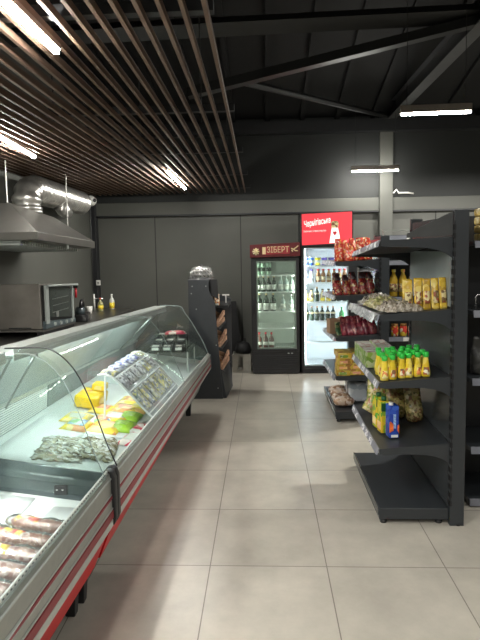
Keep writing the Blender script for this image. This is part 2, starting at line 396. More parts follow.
# slatted suspended ceiling
sl = thing('slatted_ceiling', 'brown wooden slatted ceiling panel hanging over the counter side', 'ceiling', (-1.3, 4, 2.42))
for i in range(31):
    x = -.155 - .0735*i
    bm = B()
    hexa(bm, [(x-.015, .1, 2.415), (x, .1, 2.415), (x-.075, 7.28, 2.415), (x-.090, 7.28, 2.415),
              (x-.015, .1, 2.445), (x, .1, 2.445), (x-.075, 7.28, 2.445), (x-.090, 7.28, 2.445)])
    obj('slat', bm, M['slat'], sl, world=True)
bm = B()
for y in (.6, 1.9, 3.2, 4.5, 5.8, 7.0): box(bm, -2.44, -.16, y-.02, y+.02, 2.445, 2.485)
obj('carrier_rail', bm, M['steel_black'], sl, world=True)
bm = B()
for y in (1.2, 3.6, 6.2):
    for x in (-.4, -1.4): box(bm, x-.004, x+.004, y-.004, y+.004, 2.485, 3.9)
obj('hanger_wire', bm, M['wirem'], sl, world=True)

# linear lamps
def lamp_fixture(label, c, ln, along, rotz=0., wires=False, group='linear ceiling lamps', hh=.034):
    t = thing('linear_lamp', label, 'lamp', c, rotz, group)
    def bx(w0, w1, l0, l1, z0, z1):
        return box(B(), w0, w1, l0, l1, z0, z1) if along == 'y' else box(B(), l0, l1, w0, w1, z0, z1)
    obj('housing', bx(-.016, .016, -ln/2, ln/2, .012, hh), M['fixt'], t, bevel=.003)
    obj('diffuser', bx(-.010, .010, -ln/2+.008, ln/2-.008, -.004, .0118), M['lamp'], t)
    if wires:
        for s in (-1, 1):
            bm = B(); q = s*(ln/2-.05)
            tube(bm, [(q, 0, hh), (q, 0, wires)] if along == 'x' else [(0, q, hh), (0, q, wires)], .0025, 6)
            obj('suspension_wire', bm, M['wirem'], t)
    return t
lamp_fixture('white linear lamp under the slats at the top left corner of the picture', (-.775, 1.55, 2.385), 1.02, 'y', .0)
lamp_fixture('white linear lamp under the slats above the steel extractor hood', (-1.74, 3.75, 2.385), .86, 'y', .12)
lamp_fixture('white linear lamp under the slats farthest from the camera', (-.92, 5.78, 2.385), 1.45, 'y', .03)
lamp_fixture('suspended linear lamp, the nearer and larger one above the shelving', (1.36, 4.30, 2.665), .545, 'x', -.03, 1.59, hh=.07)
lamp_fixture('suspended linear lamp, the farther and smaller one near the back wall', (1.475, 7.1, 2.635), .61, 'x', -.03, 1.0, hh=.07)

# ------------------------------------------------------------------ refrigerated counters
def lerp(a, b, t): return a + (b-a)*t
YJ, YE = 2.30, 5.22
def fx(y): return -.70 + .05*(y-YJ)            # front face of the bumper
def dz(y): return -.038*max(0, (y-YJ))/(YE-YJ)  # the far case sits a little lower
def rx(y): return -1.205 + .058*(y-YJ)          # rear edge of the top
def rb(y): return -1.455 + .06*(y-2.76)         # rear edge of the sloping deck
def dk(x, y):                                    # height of the deck, rising to the rear
    a = fx(y)-.05
    return .535 + .095*min(1.05, max(0, (x-a)/(rb(y)-a)))
TILT = math.atan(.095/.70)
def G(x, y, off, z0=.545):                       # rests goods on the sloping deck
    k = 1.
    for _ in range(20): k = (1.62-dk(k*x, k*y)-off*.6)/(1.62-z0-off*.6)
    return (k*x, k*y, dk(k*x, k*y)+off)
GL_J = [(-1.19, 1.198), (-1.05, 1.200), (-.983, 1.193), (-.915, 1.150), (-.852, 1.067), (-.79, .92), (-.735, .755), (-.69, .645)]
GL_E = [(-1.035, 1.096), (-.93, 1.094), (-.83, 1.080), (-.785, 1.010), (-.728, .93), (-.672, .83), (-.612, .72), (-.568, .607)]
def gl(y):
    t = max(0, (y-YJ)/(YE-YJ)); s = min(0, (y-YJ))*.035
    return [(lerp(a[0], b[0], t)+s, lerp(a[1], b[1], t)) for a, b in zip(GL_J, GL_E)]

def fz_(y, z):                                   # the bumper gets a little shallower along the far case
    t = max(0, (y-YJ)/(YE-YJ))
    return .64-(.64-z)*(1-.36*t)+dz(y)
def sweep(bm, prof, ys):
    """prof: list of (dx from the front face, z); follows the run of the counter"""
    return loft(bm, [[(fx(y)+dx, y, fz_(y, z)) for dx, z in prof] for y in ys])

def counter(label, y0, y1, far):
    ym = (y0+y1)/2
    t = thing('refrigerated_counter', label, 'display counter', (fx(ym)-.25, ym, 0))
    ys = [y0, ym, y1]
    def part(n, bm, m, p=t, **k): return obj(n, bm, m, p, world=True, **k)
    # front bumper and its strips
    part('front_bumper', sweep(B(), [(-.006, .641), (0, .638), (.006, .612), (.006, .543), (0, .537), (0, .523), (.008, .517), (.008, .482), (0, .476), (0, .434), (.006, .43), (.006, .405), (0, .395), (-.05, .395), (-.05, .55), (-.016, .58), (-.010, .641)], ys), M['alu'])
    part('groove_trim', sweep(B(), [(.001, .622), (.0085, .617), (.0085, .612), (.002, .609)], ys), M['alu_hi'])
    part('maroon_strip', sweep(B(), [(.0, .537), (.011, .5345), (.011, .5245), (.0, .522)], ys), M['maroon'])
    part('bead_trim', sweep(B(), [(.0, .547), (.009, .545), (.009, .540), (.0, .538)], ys), M['alu_hi'])
    part('bead_trim', sweep(B(), [(.0, .484), (.012, .482), (.012, .476), (.0, .474)], ys), M['alu_hi'])
    part('maroon_strip', sweep(B(), [(.0, .475), (.014, .470), (.014, .438), (.0, .433)], ys), M['maroon'])
    part('beige_edge', sweep(B(), [(.0, .432), (.010, .429), (.010, .399), (.0, .395)], ys), M['alu_hi'])
    bm = sweep(B(), [(-.014, .636), (-.005, .636), (-.009, .652), (-.016, .652)], ys)
    rail = part('tag_rail', bm, M['white'])
    n = int((y1-y0)/.022); bm = B()
    loft(bm, [[(fx(y)-.0125, y, .643+dz(y)), (fx(y)-.0062, y, .643+dz(y)), (fx(y)-.0062, y, .6435+dz(y)), (fx(y)-.0125, y, .6435+dz(y))] for y in ys])
    for k in range(n):
        y = y0 + (k+.5)*(y1-y0)/n
        box(bm, fx(y)-.0125, fx(y)-.0062, y-.004, y+.004, .6435+dz(y), .648+dz(y))
    part('tag_slot', bm, M['teal'], rail)
    # inclined red kick panel with a dark plinth edge
    part('kick_panel', sweep(B(), [(-.008, .396), (-.085, .20), (-.105, .20), (-.05, .396)], ys), M['red'])
    part('plinth_edge', sweep(B(), [(-.095, .205), (-.14, .14), (-.25, .14), (-.25, .205)], ys), M['rubber'])
    # deck and lower body
    bm = B()
    loft(bm, [[(fx(y)-.02, y, .56+dz(y)), (fx(y)-.05, y, .535), (rb(y), y, .63), (rb(y), y, .61), (fx(y)-.05, y, .50), (fx(y)-.02, y, .50)] for y in ys])
    part('deck', bm, M['deck'])
    bm = B()
    loft(bm, [[(fx(y)-.06, y, .495), (rb(y)-.05, y, .60), (rb(y)-.05, y, .10), (fx(y)-.20, y, .14), (fx(y)-.12, y, .215), (fx(y)-.06, y, .37)] for y in ys])
    part('lower_body', bm, M['inner_dk'])
    # rear: outer shell, finned vent, inner wall, top rail
    def tz(y): return lerp(1.198, 1.094, max(0, (y-YJ)/(YE-YJ)))
    def gt(y): return .812-.026*(y-2.5)
    def vx(y, f): return rb(y)+.004+.012*f
    def vz(y, f): return lerp(.632, gt(y), f)
    part('rear_shell', loft(B(), [[(rb(y)-.02, y, .60), (rb(y)-.06, y, .60), (rb(y)-.05, y, gt(y)+.02), (rx(y)-.06, y, tz(y)-.03), (rx(y)-.045, y, tz(y)-.03), (rb(y)-.02, y, gt(y)+.01)] for y in ys]), M['inner'])
    yv = 3.3 if far else y1
    v = part('vent_panel', loft(B(), [[(vx(y, 0), y, vz(y, 0)), (vx(y, 1), y, vz(y, 1)), (vx(y, 1)-.015, y, vz(y, 1)), (vx(y, 0)-.015, y, vz(y, 0))] for y in (y0, (y0+yv)/2, yv)]), M['gap'])
    bm = B()
    for k in range(12):
        f = (k+.4)/12.6
        loft(bm, [[(vx(y, f)-.002, y, vz(y, f)), (vx(y, f)+.004, y, vz(y, f)), (vx(y, f)+.004, y, vz(y, f)+.0085), (vx(y, f)-.002, y, vz(y, f)+.009)] for y in (y0, yv)])
    part('vent_fins', bm, M['grille'], v)
    if far:
        part('inner_wall', loft(B(), [[(vx(y, 0), y, vz(y, 0)), (vx(y, 1), y, vz(y, 1)), (vx(y, 1)-.015, y, vz(y, 1)), (vx(y, 0)-.015, y, vz(y, 0))] for y in (yv+.02, 4.2, y1)]), M['inner_dk'])
    part('rear_door', loft(B(), [[(rb(y)+.012, y, gt(y)+.004), (rx(y)-.012, y, tz(y)-.055), (rx(y)-.024, y, tz(y)-.055), (rb(y)-.0, y, gt(y)+.004)] for y in ys]), M['inner'])
    part('top_rail', loft(B(), [[(rx(y)+.060, y, tz(y)-.004), (rx(y)-.055, y, tz(y)-.002), (rx(y)-.055, y, tz(y)-.05), (rx(y)-.0, y, tz(y)-.055), (rx(y)-.0, y, tz(y)-.02), (rx(y)+.054, y, tz(y)-.02), (rx(y)+.054, y, tz(y)-.058), (rx(y)+.060, y, tz(y)-.058)] for y in ys]), M['alu_hi'])
    part('door_track', loft(B(), [[(rb(y)+.03, y, gt(y)-.006), (rb(y)+.03, y, gt(y)+.010), (rb(y)+.0, y, gt(y)+.010), (rb(y)+.0, y, gt(y)-.006)] for y in ys]), M['alu_hi'])
    part('case_lamp', loft(B(), [[(rx(y)+.048, y, tz(y)-.024), (rx(y)+.006, y, tz(y)-.024), (rx(y)+.006, y, tz(y)-.048), (rx(y)+.048, y, tz(y)-.048)] for y in (y0+.1, ym, (y1-.1 if not far else 4.5))]), M['caselamp'])
    # front glass (solid thin sheet)
    secs = []
    nn = 6
    for k in range(nn+1):
        y = lerp(y0+.01, y1-.02, k/nn); g = gl(y)
        secs.append([Vector((x, y, z)) for x, z in g[1:]])
    gm = obj('front_glass', loft(B(), secs, closed=False), M['glass'], t, world=True, smooth=True)
    return t, part

near, npart = counter('nearer refrigerated counter with packed sausages, cut by the left edge of the picture', .35, YJ-.035, False)
far, fpart = counter('longer refrigerated counter with yellow cheese, running to the display stand', YJ+.035, YE, True)

def end_glass(part, y, edge_m, r, name='end_glass', m=None):
    g = gl(y)
    fine = []
    for a, b in zip(g, g[1:]):
        pass
    for i in range(len(g)-1):
        p = [g[max(i-1, 0)], g[i], g[i+1], g[min(i+2, len(g)-1)]]
        for k in range(5):
            q = k/5
            fine.append(tuple(.5*(2*p[1][c]+(p[2][c]-p[0][c])*q+(2*p[0][c]-5*p[1][c]+4*p[2][c]-p[3][c])*q*q+(-p[0][c]+3*p[1][c]-3*p[2][c]+p[3][c])*q**3) for c in (0, 1)))
    fine.append(g[-1])
    poly = fine + [(g[-1][0]-.03, .565+dz(y)), (rb(y)+.005, .64), (rb(y)+.02, .81)]
    e = part(name, prism(B(), poly, 'y', y-.003, y+.003), m or M['glass_end'])
    # rounded edge strip along the glass
    bm = B(); tube(bm, [(x, y, z) for x, z in fine], r, 8); part('glass_edge', bm, edge_m, e, smooth=True)
end_glass(npart, YJ-.11, M['glass_edge'], .002)
end_glass(fpart, YJ+.04, M['rubber'], .0032)
end_glass(fpart, 3.98, M['glass_edge'], .002)
end_glass(fpart, YE-.01, M['glass_edge'], .004)
# glass support rods of the far case
for (xa, ya, za), (xb, yb, zb_) in (((-1.12, 2.50, 1.13), (-1.40, 2.74, .80)), ((-1.17, 2.36, 1.15), (-1.42, 2.52, .82)), ((-.98, 4.5, 1.06), (-1.30, 4.65, .76))):
    bm = B(); tube(bm, [(xa, ya, za), (xb, yb, zb_)], .006, 8); fpart('glass_support', bm, M['alu'], smooth=True)
    fpart('glass_clamp', box(B(), xa-.02, xa+.012, ya-.012, ya+.012, za-.004, za+.010), M['alu'])
# end wall between both cases
fx2 = fx(YJ)
npart('dividing_wall', hexa(B(), [(-1.47, 2.20, .625), (fx2-.03, 2.20, .53), (fx2-.03, 2.262, .53), (-1.47, 2.262, .625),
      (-1.47, 2.20, .70), (fx2-.03, 2.20, .595), (fx2-.03, 2.262, .595), (-1.47, 2.262, .70)]), M['teal'])
bm = B()
loft(bm, [[(x, 2.19, z-.004), (x, 2.20, z+.03), (x, 2.235, z+.048), (x, 2.262, z+.048), (x, 2.262, z-.004)] for x, z in ((-1.47, .705), (fx2-.025, .60))])
npart('divider_cap', bm, M['teal_hi'], bevel=.008)
sk = npart('power_socket', box(B(), -.925, -.868, 2.186, 2.2005, .575, .617), M['rubber'], bevel=.003)
bm = B()
for x in (-.91, -.885): lathe(bm, [(.0055, 0), (.0055, .004)], (x, 2.184, .60), 10)
bm.transform(Matrix.Identity(4)); npart('socket_hole', bm, M['chrome'], sk)
# black joint post wrapped over the bumper, with feet under the joint
pf = [(-.03, .648), (-.005, .654), (.012, .648), (.024, .615), (.024, .43), (.014, .40), (-.008, .385), (-.05, .40)]
npart('joint_post', loft(B(), [[(fx(y)+dx, y, z) for dx, z in pf] for y in (2.262, 2.298)]), M['rubber'], bevel=.006)
fpart('joint_post', loft(B(), [[(fx(y)+dx, y, z) for dx, z in pf] for y in (2.302, 2.336)]), M['rubber'], bevel=.006)
def foot(part, x, y):
    bm = B(); hexa(bm, [(x-.025, y-.02, 0), (x+.02, y-.02, 0), (x+.02, y+.02, 0), (x-.025, y+.02, 0), (x-.03, y-.028, .14), (x+.03, y-.028, .14), (x+.03, y+.028, .14), (x-.03, y+.028, .14)])
    part('foot', bm, M['rubber'], bevel=.004)
foot(npart, -.885, 2.225); foot(npart, -1.2, 2.235); foot(fpart, -.875, 2.315); foot(npart, -.92, .6); foot(npart, -1.25, .6)
foot(fpart, -.765, 5.12); foot(fpart, -1.15, 5.12); foot(fpart, -1.2, 2.33)
# end frame of the far case
y = YE
fpart('end_cap', loft(B(), [[(fx(YE)+dx, yy, fz_(YE, z)) for dx, z in ((.012, .63), (.012, .398), (-.06, .26), (-.46, .20), (-.46, .55), (-.02, .60))] for yy in (YE, YE+.025)]), M['teal'])
# step shelf at the far end
DZ = .543
riser = fpart('step_shelf', box(B(), -1.06, -.66, 4.62, 5.12, .735, .742), M['glass'])
for x in (-1.05, -.69):
    for yy in (4.64, 5.1): fpart('shelf_post', box(B(), x-.006, x+.006, yy-.006, yy+.006, dk(x, yy)-.002, .735), M['alu_hi'], riser)

# white paper sheets under the goods
def sheet(label, pts, z, seed):
    rnd = random.Random(seed); n = 6; bm = B()
    a, b, c, d = [Vector((p[0], p[1], 0)) for p in pts]
    rows = []
    for i in range(n+1):
        rows.append([])
        for j in range(n+1):
            p = a.lerp(b, i/n).lerp(d.lerp(c, i/n), j/n)
            rows[-1].append((p.x, p.y, dk(p.x, p.y) + .0035 + .003*noise.noise(Vector((p.x*6, p.y*6, seed)))))
    loft(bm, rows, closed=False)
    o = obj('paper_sheet', bm, M['paper'], smooth=True)
    md = o.modifiers.new('s', 'SOLIDIFY'); md.thickness = .0012
    tag(o, label, 'paper', 'white paper lining sheets')
sheet('white paper sheet lining the near counter, beside the dividing wall', [(-1.36, 1.78), (-1.0, 1.78), (-1.0, 2.17), (-1.34, 2.17)], .546, 1)
sheet('white paper sheet under the sausage packs in the near counter', [(-.98, 1.2), (-.735, 1.2), (-.72, 2.15), (-.90, 2.12)], .544, 2)
sheet('white paper sheet beside the vent grille, in front of the cheese', [(-1.40, 2.45), (-1.05, 2.45), (-1.05, 3.2), (-1.38, 3.2)], .5475, 3)
sheet('white paper sheet under the yellow flat packs', [(-1.10, 2.95), (-.76, 2.95), (-.76, 3.3), (-1.06, 3.3)], .5455, 4)
sheet('white paper sheet in the empty far bay of the counter', [(-.98, 4.0), (-.66, 4.0), (-.62, 5.0), (-.96, 5.0)], .5455, 5)

# ---- packed sausages in the near case
def roll_pack(label, c, rotz, ln, r, m, lab=True, group='film wrapped sausage packs', labm=None):
    t = thing('sausage_pack', label, 'sausage', c, rotz, group); t.rotation_euler[1] = TILT
    prof = []; n = 14
    bm = B(); pts = []; rr = []
    for i in range(n+1):
        u = i/n*2-1
        pts.append((u*ln/2, .006*math.sin(u*3), r*.86)); rr.append(max(.004, r*(1-abs(u)**7)**.5*(1+.04*math.sin(u*9))))
    tube(bm, pts, r, 14, rr); obj('sausage', bm, m, t, smooth=True)
    bm = B(); pts2 = [(p[0]*1.12, p[1], p[2]) for p in pts]; rr2 = [q*1.10+.003 for q in rr]; rr2[0] = rr2[-1] = .014
    tube(bm, pts2, r, 12, rr2); bmesh.ops.scale(bm, vec=(1, 1.12, 1), verts=bm.verts)
    for v in bm.verts:
        v.co += Vector((0, 1, 1))*.006*noise.noise(v.co*38)
        v.co.z = max(v.co.z, .0005)
    obj('film_wrap', bm, M['film2'], t, smooth=True)
    if lab:
        bm = B(); tube(bm, [(-ln*.40, 0, r*.86), (-ln*.33, 0, r*.88), (-ln*.12, 0, r*.88), (-ln*.05, 0, r*.86)], r, 14, [r*1.02, r*1.065, r*1.065, r*1.03])
        obj('label', bm, labm or M['label_ry'], t, smooth=True)
    return t
zz = .545
roll_pack('reddish sausage pack, farthest of the row in the near counter', G(-0.883, 1.949, .001), -.08, .25, .024, M['sausage'])
roll_pack('brown sausage pack, second from the dividing wall in the near counter', G(-0.893, 1.845, .001), -.09, .28, .025, M['sausage'])
roll_pack('pink speckled meat pack, third from the dividing wall in the near counter', G(-0.904, 1.746, .001), -.07, .26, .027, M['ham'])
roll_pack('pale pink meat pack, fourth from the dividing wall in the near counter', G(-0.914, 1.647, .001), -.06, .25, .030, M['ham'])
roll_pack('frosty pink meat pack, fifth from the dividing wall in the near counter', G(-0.919, 1.543, .001), -.05, .25, .032, M['ham'])
roll_pack('golden chicken pack with red label at the left edge of the picture', G(-0.935, 1.439, .001), -.05, .2, .042, M['chick'])
roll_pack('golden wrapped pack at the far left end of the sausage row', G(-1.096, 1.777, .001), -.3, .18, .028, M['chick'], False)
roll_pack('yellow wrapped pack beside the reddish sausage at the left', G(-1.086, 1.907, .001), -.25, .17, .027, M['chick'])
roll_pack('second golden chicken pack cut by the lower left picture edge', G(-0.961, 1.335, .001), -.05, .2, .042, M['chick'])

# ---- goods in the far case
def flat_pack(label, c, sx, sy, h, m, inner=None, rotz=0, group=None, tilt=0):
    t = thing('flat_pack', label, 'food pack', c, rotz, group); t.rotation_euler[1] = TILT if c[2] < .8 else 0
    sx *= 1.22; sy *= 1.16; bm = B(); n = 8; top = []
    rows = []
    for i in range(n+1):
        row = []
        for j in range(n+1):
            u, v = i/n*2-1, j/n*2-1
            k = max(0, (1-u**4)*(1-v**4))
            row.append((u*sx/2, v*sy/2, .002 + h*k**.6 + .003*noise.noise(Vector((u*2+c[0]*9, v*2+c[1]*9, 1))) + v*tilt))
        rows.append(row)
    loft(bm, rows, closed=False)
    lo = [[(p[0], p[1], 0 if not tilt else p[2]-h*.2) for p in r] for r in rows]
    o = obj('pack', bm, m, t, smooth=True)
    md = o.modifiers.new('s', 'SOLIDIFY'); md.thickness = .003
    if inner:
        bm = B(); rows = []
        for i in range(7):
            row = []
            for j in range(7):
                u, v = (i/6*2-1)*.62, (j/6*2-1)*.55
                k = max(0, (1-u**4)*(1-v**4))
                row.append((u*sx/2, v*sy/2, .006 + h*k**.6 + v*tilt))
            rows.append(row)
        loft(bm, rows, closed=False); q = obj('window_print', bm, inner, t, smooth=True)
        md = q.modifiers.new('s', 'SOLIDIFY'); md.thickness = .002
    return t
GR = 'flat sliced cheese packs'
k = 0
for iy, y in enumerate((3.08, 3.31)):
    for ix, x in enumerate((-1.155, -1.06)):
        pass
flat_pack('flat yellow pack with blue green print, nearest of the left group', G(-1.177, 3.187, .003), .13, .155, .022, M['ypack'], M['bpack'], -.05, GR)
flat_pack('flat yellow pack with pale print, left end of the left group', G(-1.235, 3.33, .003), .13, .15, .02, M['ypack'], M['label_w'], -.05, GR)
flat_pack('flat orange and yellow pack, far right of the left group', G(-1.121, 3.516, .003), .12, .14, .02, M['ypack'], M['opack'], -.05, GR)
flat_pack('flat pack with blue print behind the curved glass edge', G(-1.049, 3.290, .003), .10, .14, .02, M['bpack'], M['opack'], -.05, GR)
for j, (y, nm) in enumerate(((3.06, 'nearest'), (3.24, 'second'), (3.42, 'third'), (3.60, 'farthest'))):
    flat_pack(f'flat yellow pack with orange print, {nm} in the right hand column', G(-.985+.01*j, y*1.028, .003), .15, .165, .022, M['ypack'], M['opack'] if j != 1 else M['label_w'], -.05, GR)
flat_pack('lime green flat pack, nearer of the two green packs', G(-0.886, 3.156, .003), .11, .15, .026, M['gpack'], M['bpack'] if 0 else M['gpack'], -.05, 'lime green packs')
flat_pack('lime green flat pack, farther of the two green packs', G(-0.886, 3.336, .003), .11, .15, .026, M['gpack'], M['label_w'] if 0 else M['gpack'], -.05, 'lime green packs')
flat_pack('flat orange pack behind the lime green packs', G(-0.874, 3.526, .003), .11, .15, .022, M['opack'], M['ypack'], -.05, GR)
flat_pack('red flat pack lying by the front rail of the counter', G(-0.776, 2.940, .003), .075, .17, .018, M['rpack'], M['label_w'], -.2, 'red packs')
flat_pack('red and white flat pack behind the other red pack by the front rail', G(-0.766, 3.115, .003), .075, .15, .018, M['label_w'], M['rpack'], -.2, 'red packs')
# cheese blocks
c = thing('cheese_block', 'large bright yellow wrapped cheese block in the counter', 'cheese', G(-1.25, 3.66, .004), 0, 'yellow cheese blocks'); c.rotation_euler[1] = TILT
obj('wrap', box(B(), -.085, .085, -.11, .11, 0, .085), M['cheese'], c, bevel=.018, seg=3)
bm = B(); box(bm, -.05, .05, -.02, .09, .0852, .0865); obj('sticker', bm, M['ypack'], c)
c = thing('cheese_block', 'smaller yellow cheese block standing on the large yellow block', 'cheese', G(-1.20, 3.72, .0905), 0, 'yellow cheese blocks'); c.rotation_euler[1] = TILT
obj('wrap', box(B(), -.045, .045, -.05, .05, 0, .05), M['cheese'], c, bevel=.012, seg=3)
bm = B(); box(bm, -.025, .025, -.051, -.0495, .012, .04); obj('sticker', bm, M['ypack'], c)
# crumpled silver-grey bags of fish
def crumple(name, label, cat, c, sx, sy, h, m, seed, rotz=0, group=None, tilt=0.):
    bm = B(); n = 22; rows = []
    for i in range(n+1):
        row = []
        for j in range(n+1):
            u, v = i/n*2-1, j/n*2-1
            k = max(0, (1-u**4)*(1-v**4))
            p = Vector((u*3+seed, v*3, seed))
            z = h*k**.7*(.65+.5*noise.noise(p*1.3)+.35*noise.noise(p*3.1)) + .002
            e = .03*noise.noise(p*1.7)
            row.append((u*sx/2+e, v*sy/2+.03*noise.noise(p*1.5+Vector((9, 0, 0))), max(.002, z)))
        rows.append(row)
    loft(bm, rows, closed=False)
    bm.transform(Matrix.Translation(c) @ Matrix.Rotation(tilt, 4, 'Y') @ Matrix.Rotation(rotz, 4, 'Z'))
    o = obj(name, bm, m, smooth=True)
    md = o.modifiers.new('s', 'SOLIDIFY'); md.thickness = .002
    tag(o, label, cat, group)
crumple('fish_bag', 'crumpled silvery bag in front of the yellow packs, left one', 'bag', G(-1.12, 2.80, .003), .26, .32, .03, M['foilpack'], 1.3, .15, 'silvery bags', TILT)
crumple('fish_bag', 'crumpled silvery bag beside the black glass edge, right one', 'bag', G(-0.925, 2.79, .003), .2, .30, .035, M['foilpack'], 4.1, .1, 'silvery bags', TILT)

# ---- curved acrylic rack with rows of sachets
def rack_pt(f):
    P_ = [(-.665, .575), (-.76, .675), (-.855, .785), (-.925, .852), (-.985, .880), (-1.03, .876)]
    f *= len(P_)-1; i = min(int(f), len(P_)-2); q = f-i
    # smooth
    def cr(a, b, c_, d_, t): return .5*((2*b)+(-a+c_)*t+(2*a-5*b+4*c_-d_)*t*t+(-a+3*b-3*c_+d_)*t**3)
    a, b, c_, d_ = P_[max(i-1, 0)], P_[i], P_[i+1], P_[min(i+2, len(P_)-1)]
    return cr(a[0], b[0], c_[0], d_[0], q), cr(a[1], b[1], c_[1], d_[1], q)
RY0, RY1 = 3.16, 3.90
def rxo(y): return .06*(y-RY0)
M['acry'] = glass('milky_acrylic', (.93, .95, .97), .05, .08, milk=.5)
rk = thing('curved_rack', 'curved white acrylic rack of sachets standing in the counter', 'rack', G(-0.822, 3.701, .004))
secs = [[(rack_pt(i/20)[0]+rxo(y), y, rack_pt(i/20)[1]) for i in range(21)] for y in (RY0, (RY0+RY1)/2, RY1)]
o = obj('curved_sheet', loft(B(), secs, closed=False), M['acry'], rk, smooth=True, world=True)
md = o.modifiers.new('s', 'SOLIDIFY'); md.thickness = .004
for yy in (RY0, RY1):
    bm = B(); tube(bm, [(rack_pt(i/20)[0]+rxo(yy), yy, rack_pt(i/20)[1]) for i in range(21)], .007, 8); obj('side_rim', bm, M['paper'], rk, world=True, smooth=True)
for f in (.12, .36, .60, .80):
    bm = B(); x, z = rack_pt(f); tube(bm, [(x+.004, RY0, z+.006), (x+.004+rxo(RY1), RY1, z+.006)], .005, 6); obj('cross_bar', bm, M['paper'], rk, world=True)
bm = B()
for yy in (RY0+.01, RY1-.01): tube(bm, [(-1.0+rxo(yy), yy, dk(-1.0+rxo(yy), yy)+.002), (-.985+rxo(yy), yy, .878)], .006, 6)
obj('back_leg', bm, M['paper'], rk, world=True)
M['sachB'] = mottle('blue_white_sachet', [(.12, .14, .42), (.7, .72, .78), (.3, .32, .5), (.6, .62, .7), (.2, .2, .3)], 60, .3, bump=.1)
M['sachG'] = mottle('grey_white_sachet', [(.35, .36, .38), (.6, .62, .64), (.22, .22, .24), (.7, .72, .74)], 60, .3, bump=.1)
M['sachY'] = mottle('yellow_grey_sachet', [(.45, .45, .28), (.6, .62, .6), (.3, .3, .26), (.62, .56, .2), (.2, .22, .26)], 60, .3, bump=.1)
for ri, (f0, f1, mm, nm) in enumerate(((.64, .92, 'sachB', 'blue and white sachet in the top row'), (.40, .585, 'sachG', 'grey white sachet in the middle row'), (.15, .345, 'sachY', 'yellow grey sachet in the lowest row'))):
    for k in range(6):
        y0 = RY0+.015+k*.118; y1 = y0+.109
        bm = B(); rows = []
        for i in range(9):
            f = lerp(f0, f1, i/8); x, z = rack_pt(f)
            x2, z2 = rack_pt(f+.01); nx, nz = -(z2-z), (x2-x); l = math.hypot(nx, nz); nx, nz = -nx/l, -nz/l
            if nz < 0: nx, nz = -nx, -nz
            rows.append([(x+rxo(y)+nx*h_, y, z+nz*h_) for y, h_ in ((y0, .006), (lerp(y0, y1, .3), .016), (lerp(y0, y1, .7), .016), (y1, .006))])
        loft(bm, rows, closed=False)
        o = obj('sachet', bm, M[mm if (k+ri) % 5 else 'sachY'], smooth=True)
        md = o.modifiers.new('s', 'SOLIDIFY'); md.thickness = .002
        tag(o, f'{nm}, {ORD[k]} from the near end of the rack', 'sachet', 'sachets on the curved rack')
# labelled dark packs on the step shelf, red pack
kk = 0
for j in range(3):
    for i in range(3):
        t = thing('dark_pack', f'black pack with white label, {["nearest", "middle", "farthest"][j]} row, {ORD[i]} from the left on the step shelf', 'food pack', (-.985+.105*i, 4.70+.16*j, .7425), .1, 'black packs with white labels')
        obj('tray', box(B(), -.045, .045, -.07, .07, 0, .04+.03*j), M['black'], t, bevel=.008)
        bm = B(); box(bm, -.028, .028, -.045, .02, .0402+.03*j, .0412+.03*j); box(bm, -.03, .03, -.0712, -.0702, .01, .034); obj('label', bm, M['label_w'], t)
flat_pack('red pack lying on the black packs at the far end', (-.86, 5.02, .8435), .16, .13, .02, M['rpack'], None, .2)

# ------------------------------------------------------------------ kitchen side
wt = thing('steel_worktop', 'long stainless steel kitchen worktop against the left wall', 'worktop', (-2.05, 5.2, 0))
obj('top', box(B(), -2.44, -1.72, 3.5, 6.9, .86, .90), M['inox'], wt, world=True, bevel=.004)
obj('lower_shelf', box(B(), -2.42, -1.78, 3.6, 6.8, .22, .25), M['inox_dk'], wt, world=True)
for x in (-2.38, -1.80):
    for y in (3.6, 5.2, 6.78):
        bm = B(); tube(bm, [(x, y, 0), (x, y, .86)], .022, 10); obj('leg', bm, M['inox'], wt, world=True)
# stand under the oven
os_ = thing('oven_stand', 'low steel stand with a dark slot under the convection oven', 'stand', (-2.15, 4.85, .90))
hexa_pts = lambda x0, x1, y0, y1, z0a, z0b, z1a, z1b: [(x0, y0, z0a), (x1, y0, z0a), (x1, y1, z0b), (x0, y1, z0b), (x0, y0, z1a), (x1, y0, z1a), (x1, y1, z1b), (x0, y1, z1b)]
obj('top_plate', hexa(B(), hexa_pts(-2.43, -1.90, 4.45, 5.22, .955, .925, .972, .942)), M['inox'], os_, world=True)
for x0, x1 in ((-2.43, -2.36), (-1.97, -1.91)):
    obj('support', hexa(B(), hexa_pts(x0, x1, 4.46, 5.2, .9005, .9005, .955, .926)), M['black'], os_, world=True)
ov = thing('convection_oven', 'stainless steel convection oven with a dark glass door on the worktop', 'oven', (-2.15, 4.85, .95))
oz = lambda y, a, b: lerp(a, b, (y-4.47)/(5.24-4.47))
obj('body', hexa(B(), hexa_pts(-2.43, -1.93, 4.47, 5.24, .974, .944, 1.372, 1.325)), M['inox_dk'], ov, world=True, bevel=.006)
dr = obj('door', hexa(B(), hexa_pts(-1.93, -1.905, 4.50, 5.20, 1.045, .985, 1.355, 1.305)), M['black'], ov, world=True, bevel=.004)
obj('door_glass', hexa(B(), hexa_pts(-1.906, -1.902, 4.60, 5.10, 1.065, 1.012, 1.335, 1.295)), M['ovenglass'], dr, world=True)
for ya, yb, n in ((4.50, 4.56, 'door_stile'), (5.13, 5.16, 'door_stile')):
    obj(n, hexa(B(), hexa_pts(-1.907, -1.89, ya, yb, oz(ya, 1.02, .97), oz(yb, 1.02, .97), oz(ya, 1.36, 1.31), oz(yb, 1.36, 1.31))), M['alu_hi'], dr, world=True)
bm = B(); tube(bm, [(-1.875, 4.52, 1.352), (-1.875, 5.24, 1.318)], .010, 10); obj('handle', bm, M['alu_hi'], dr, world=True, smooth=True)
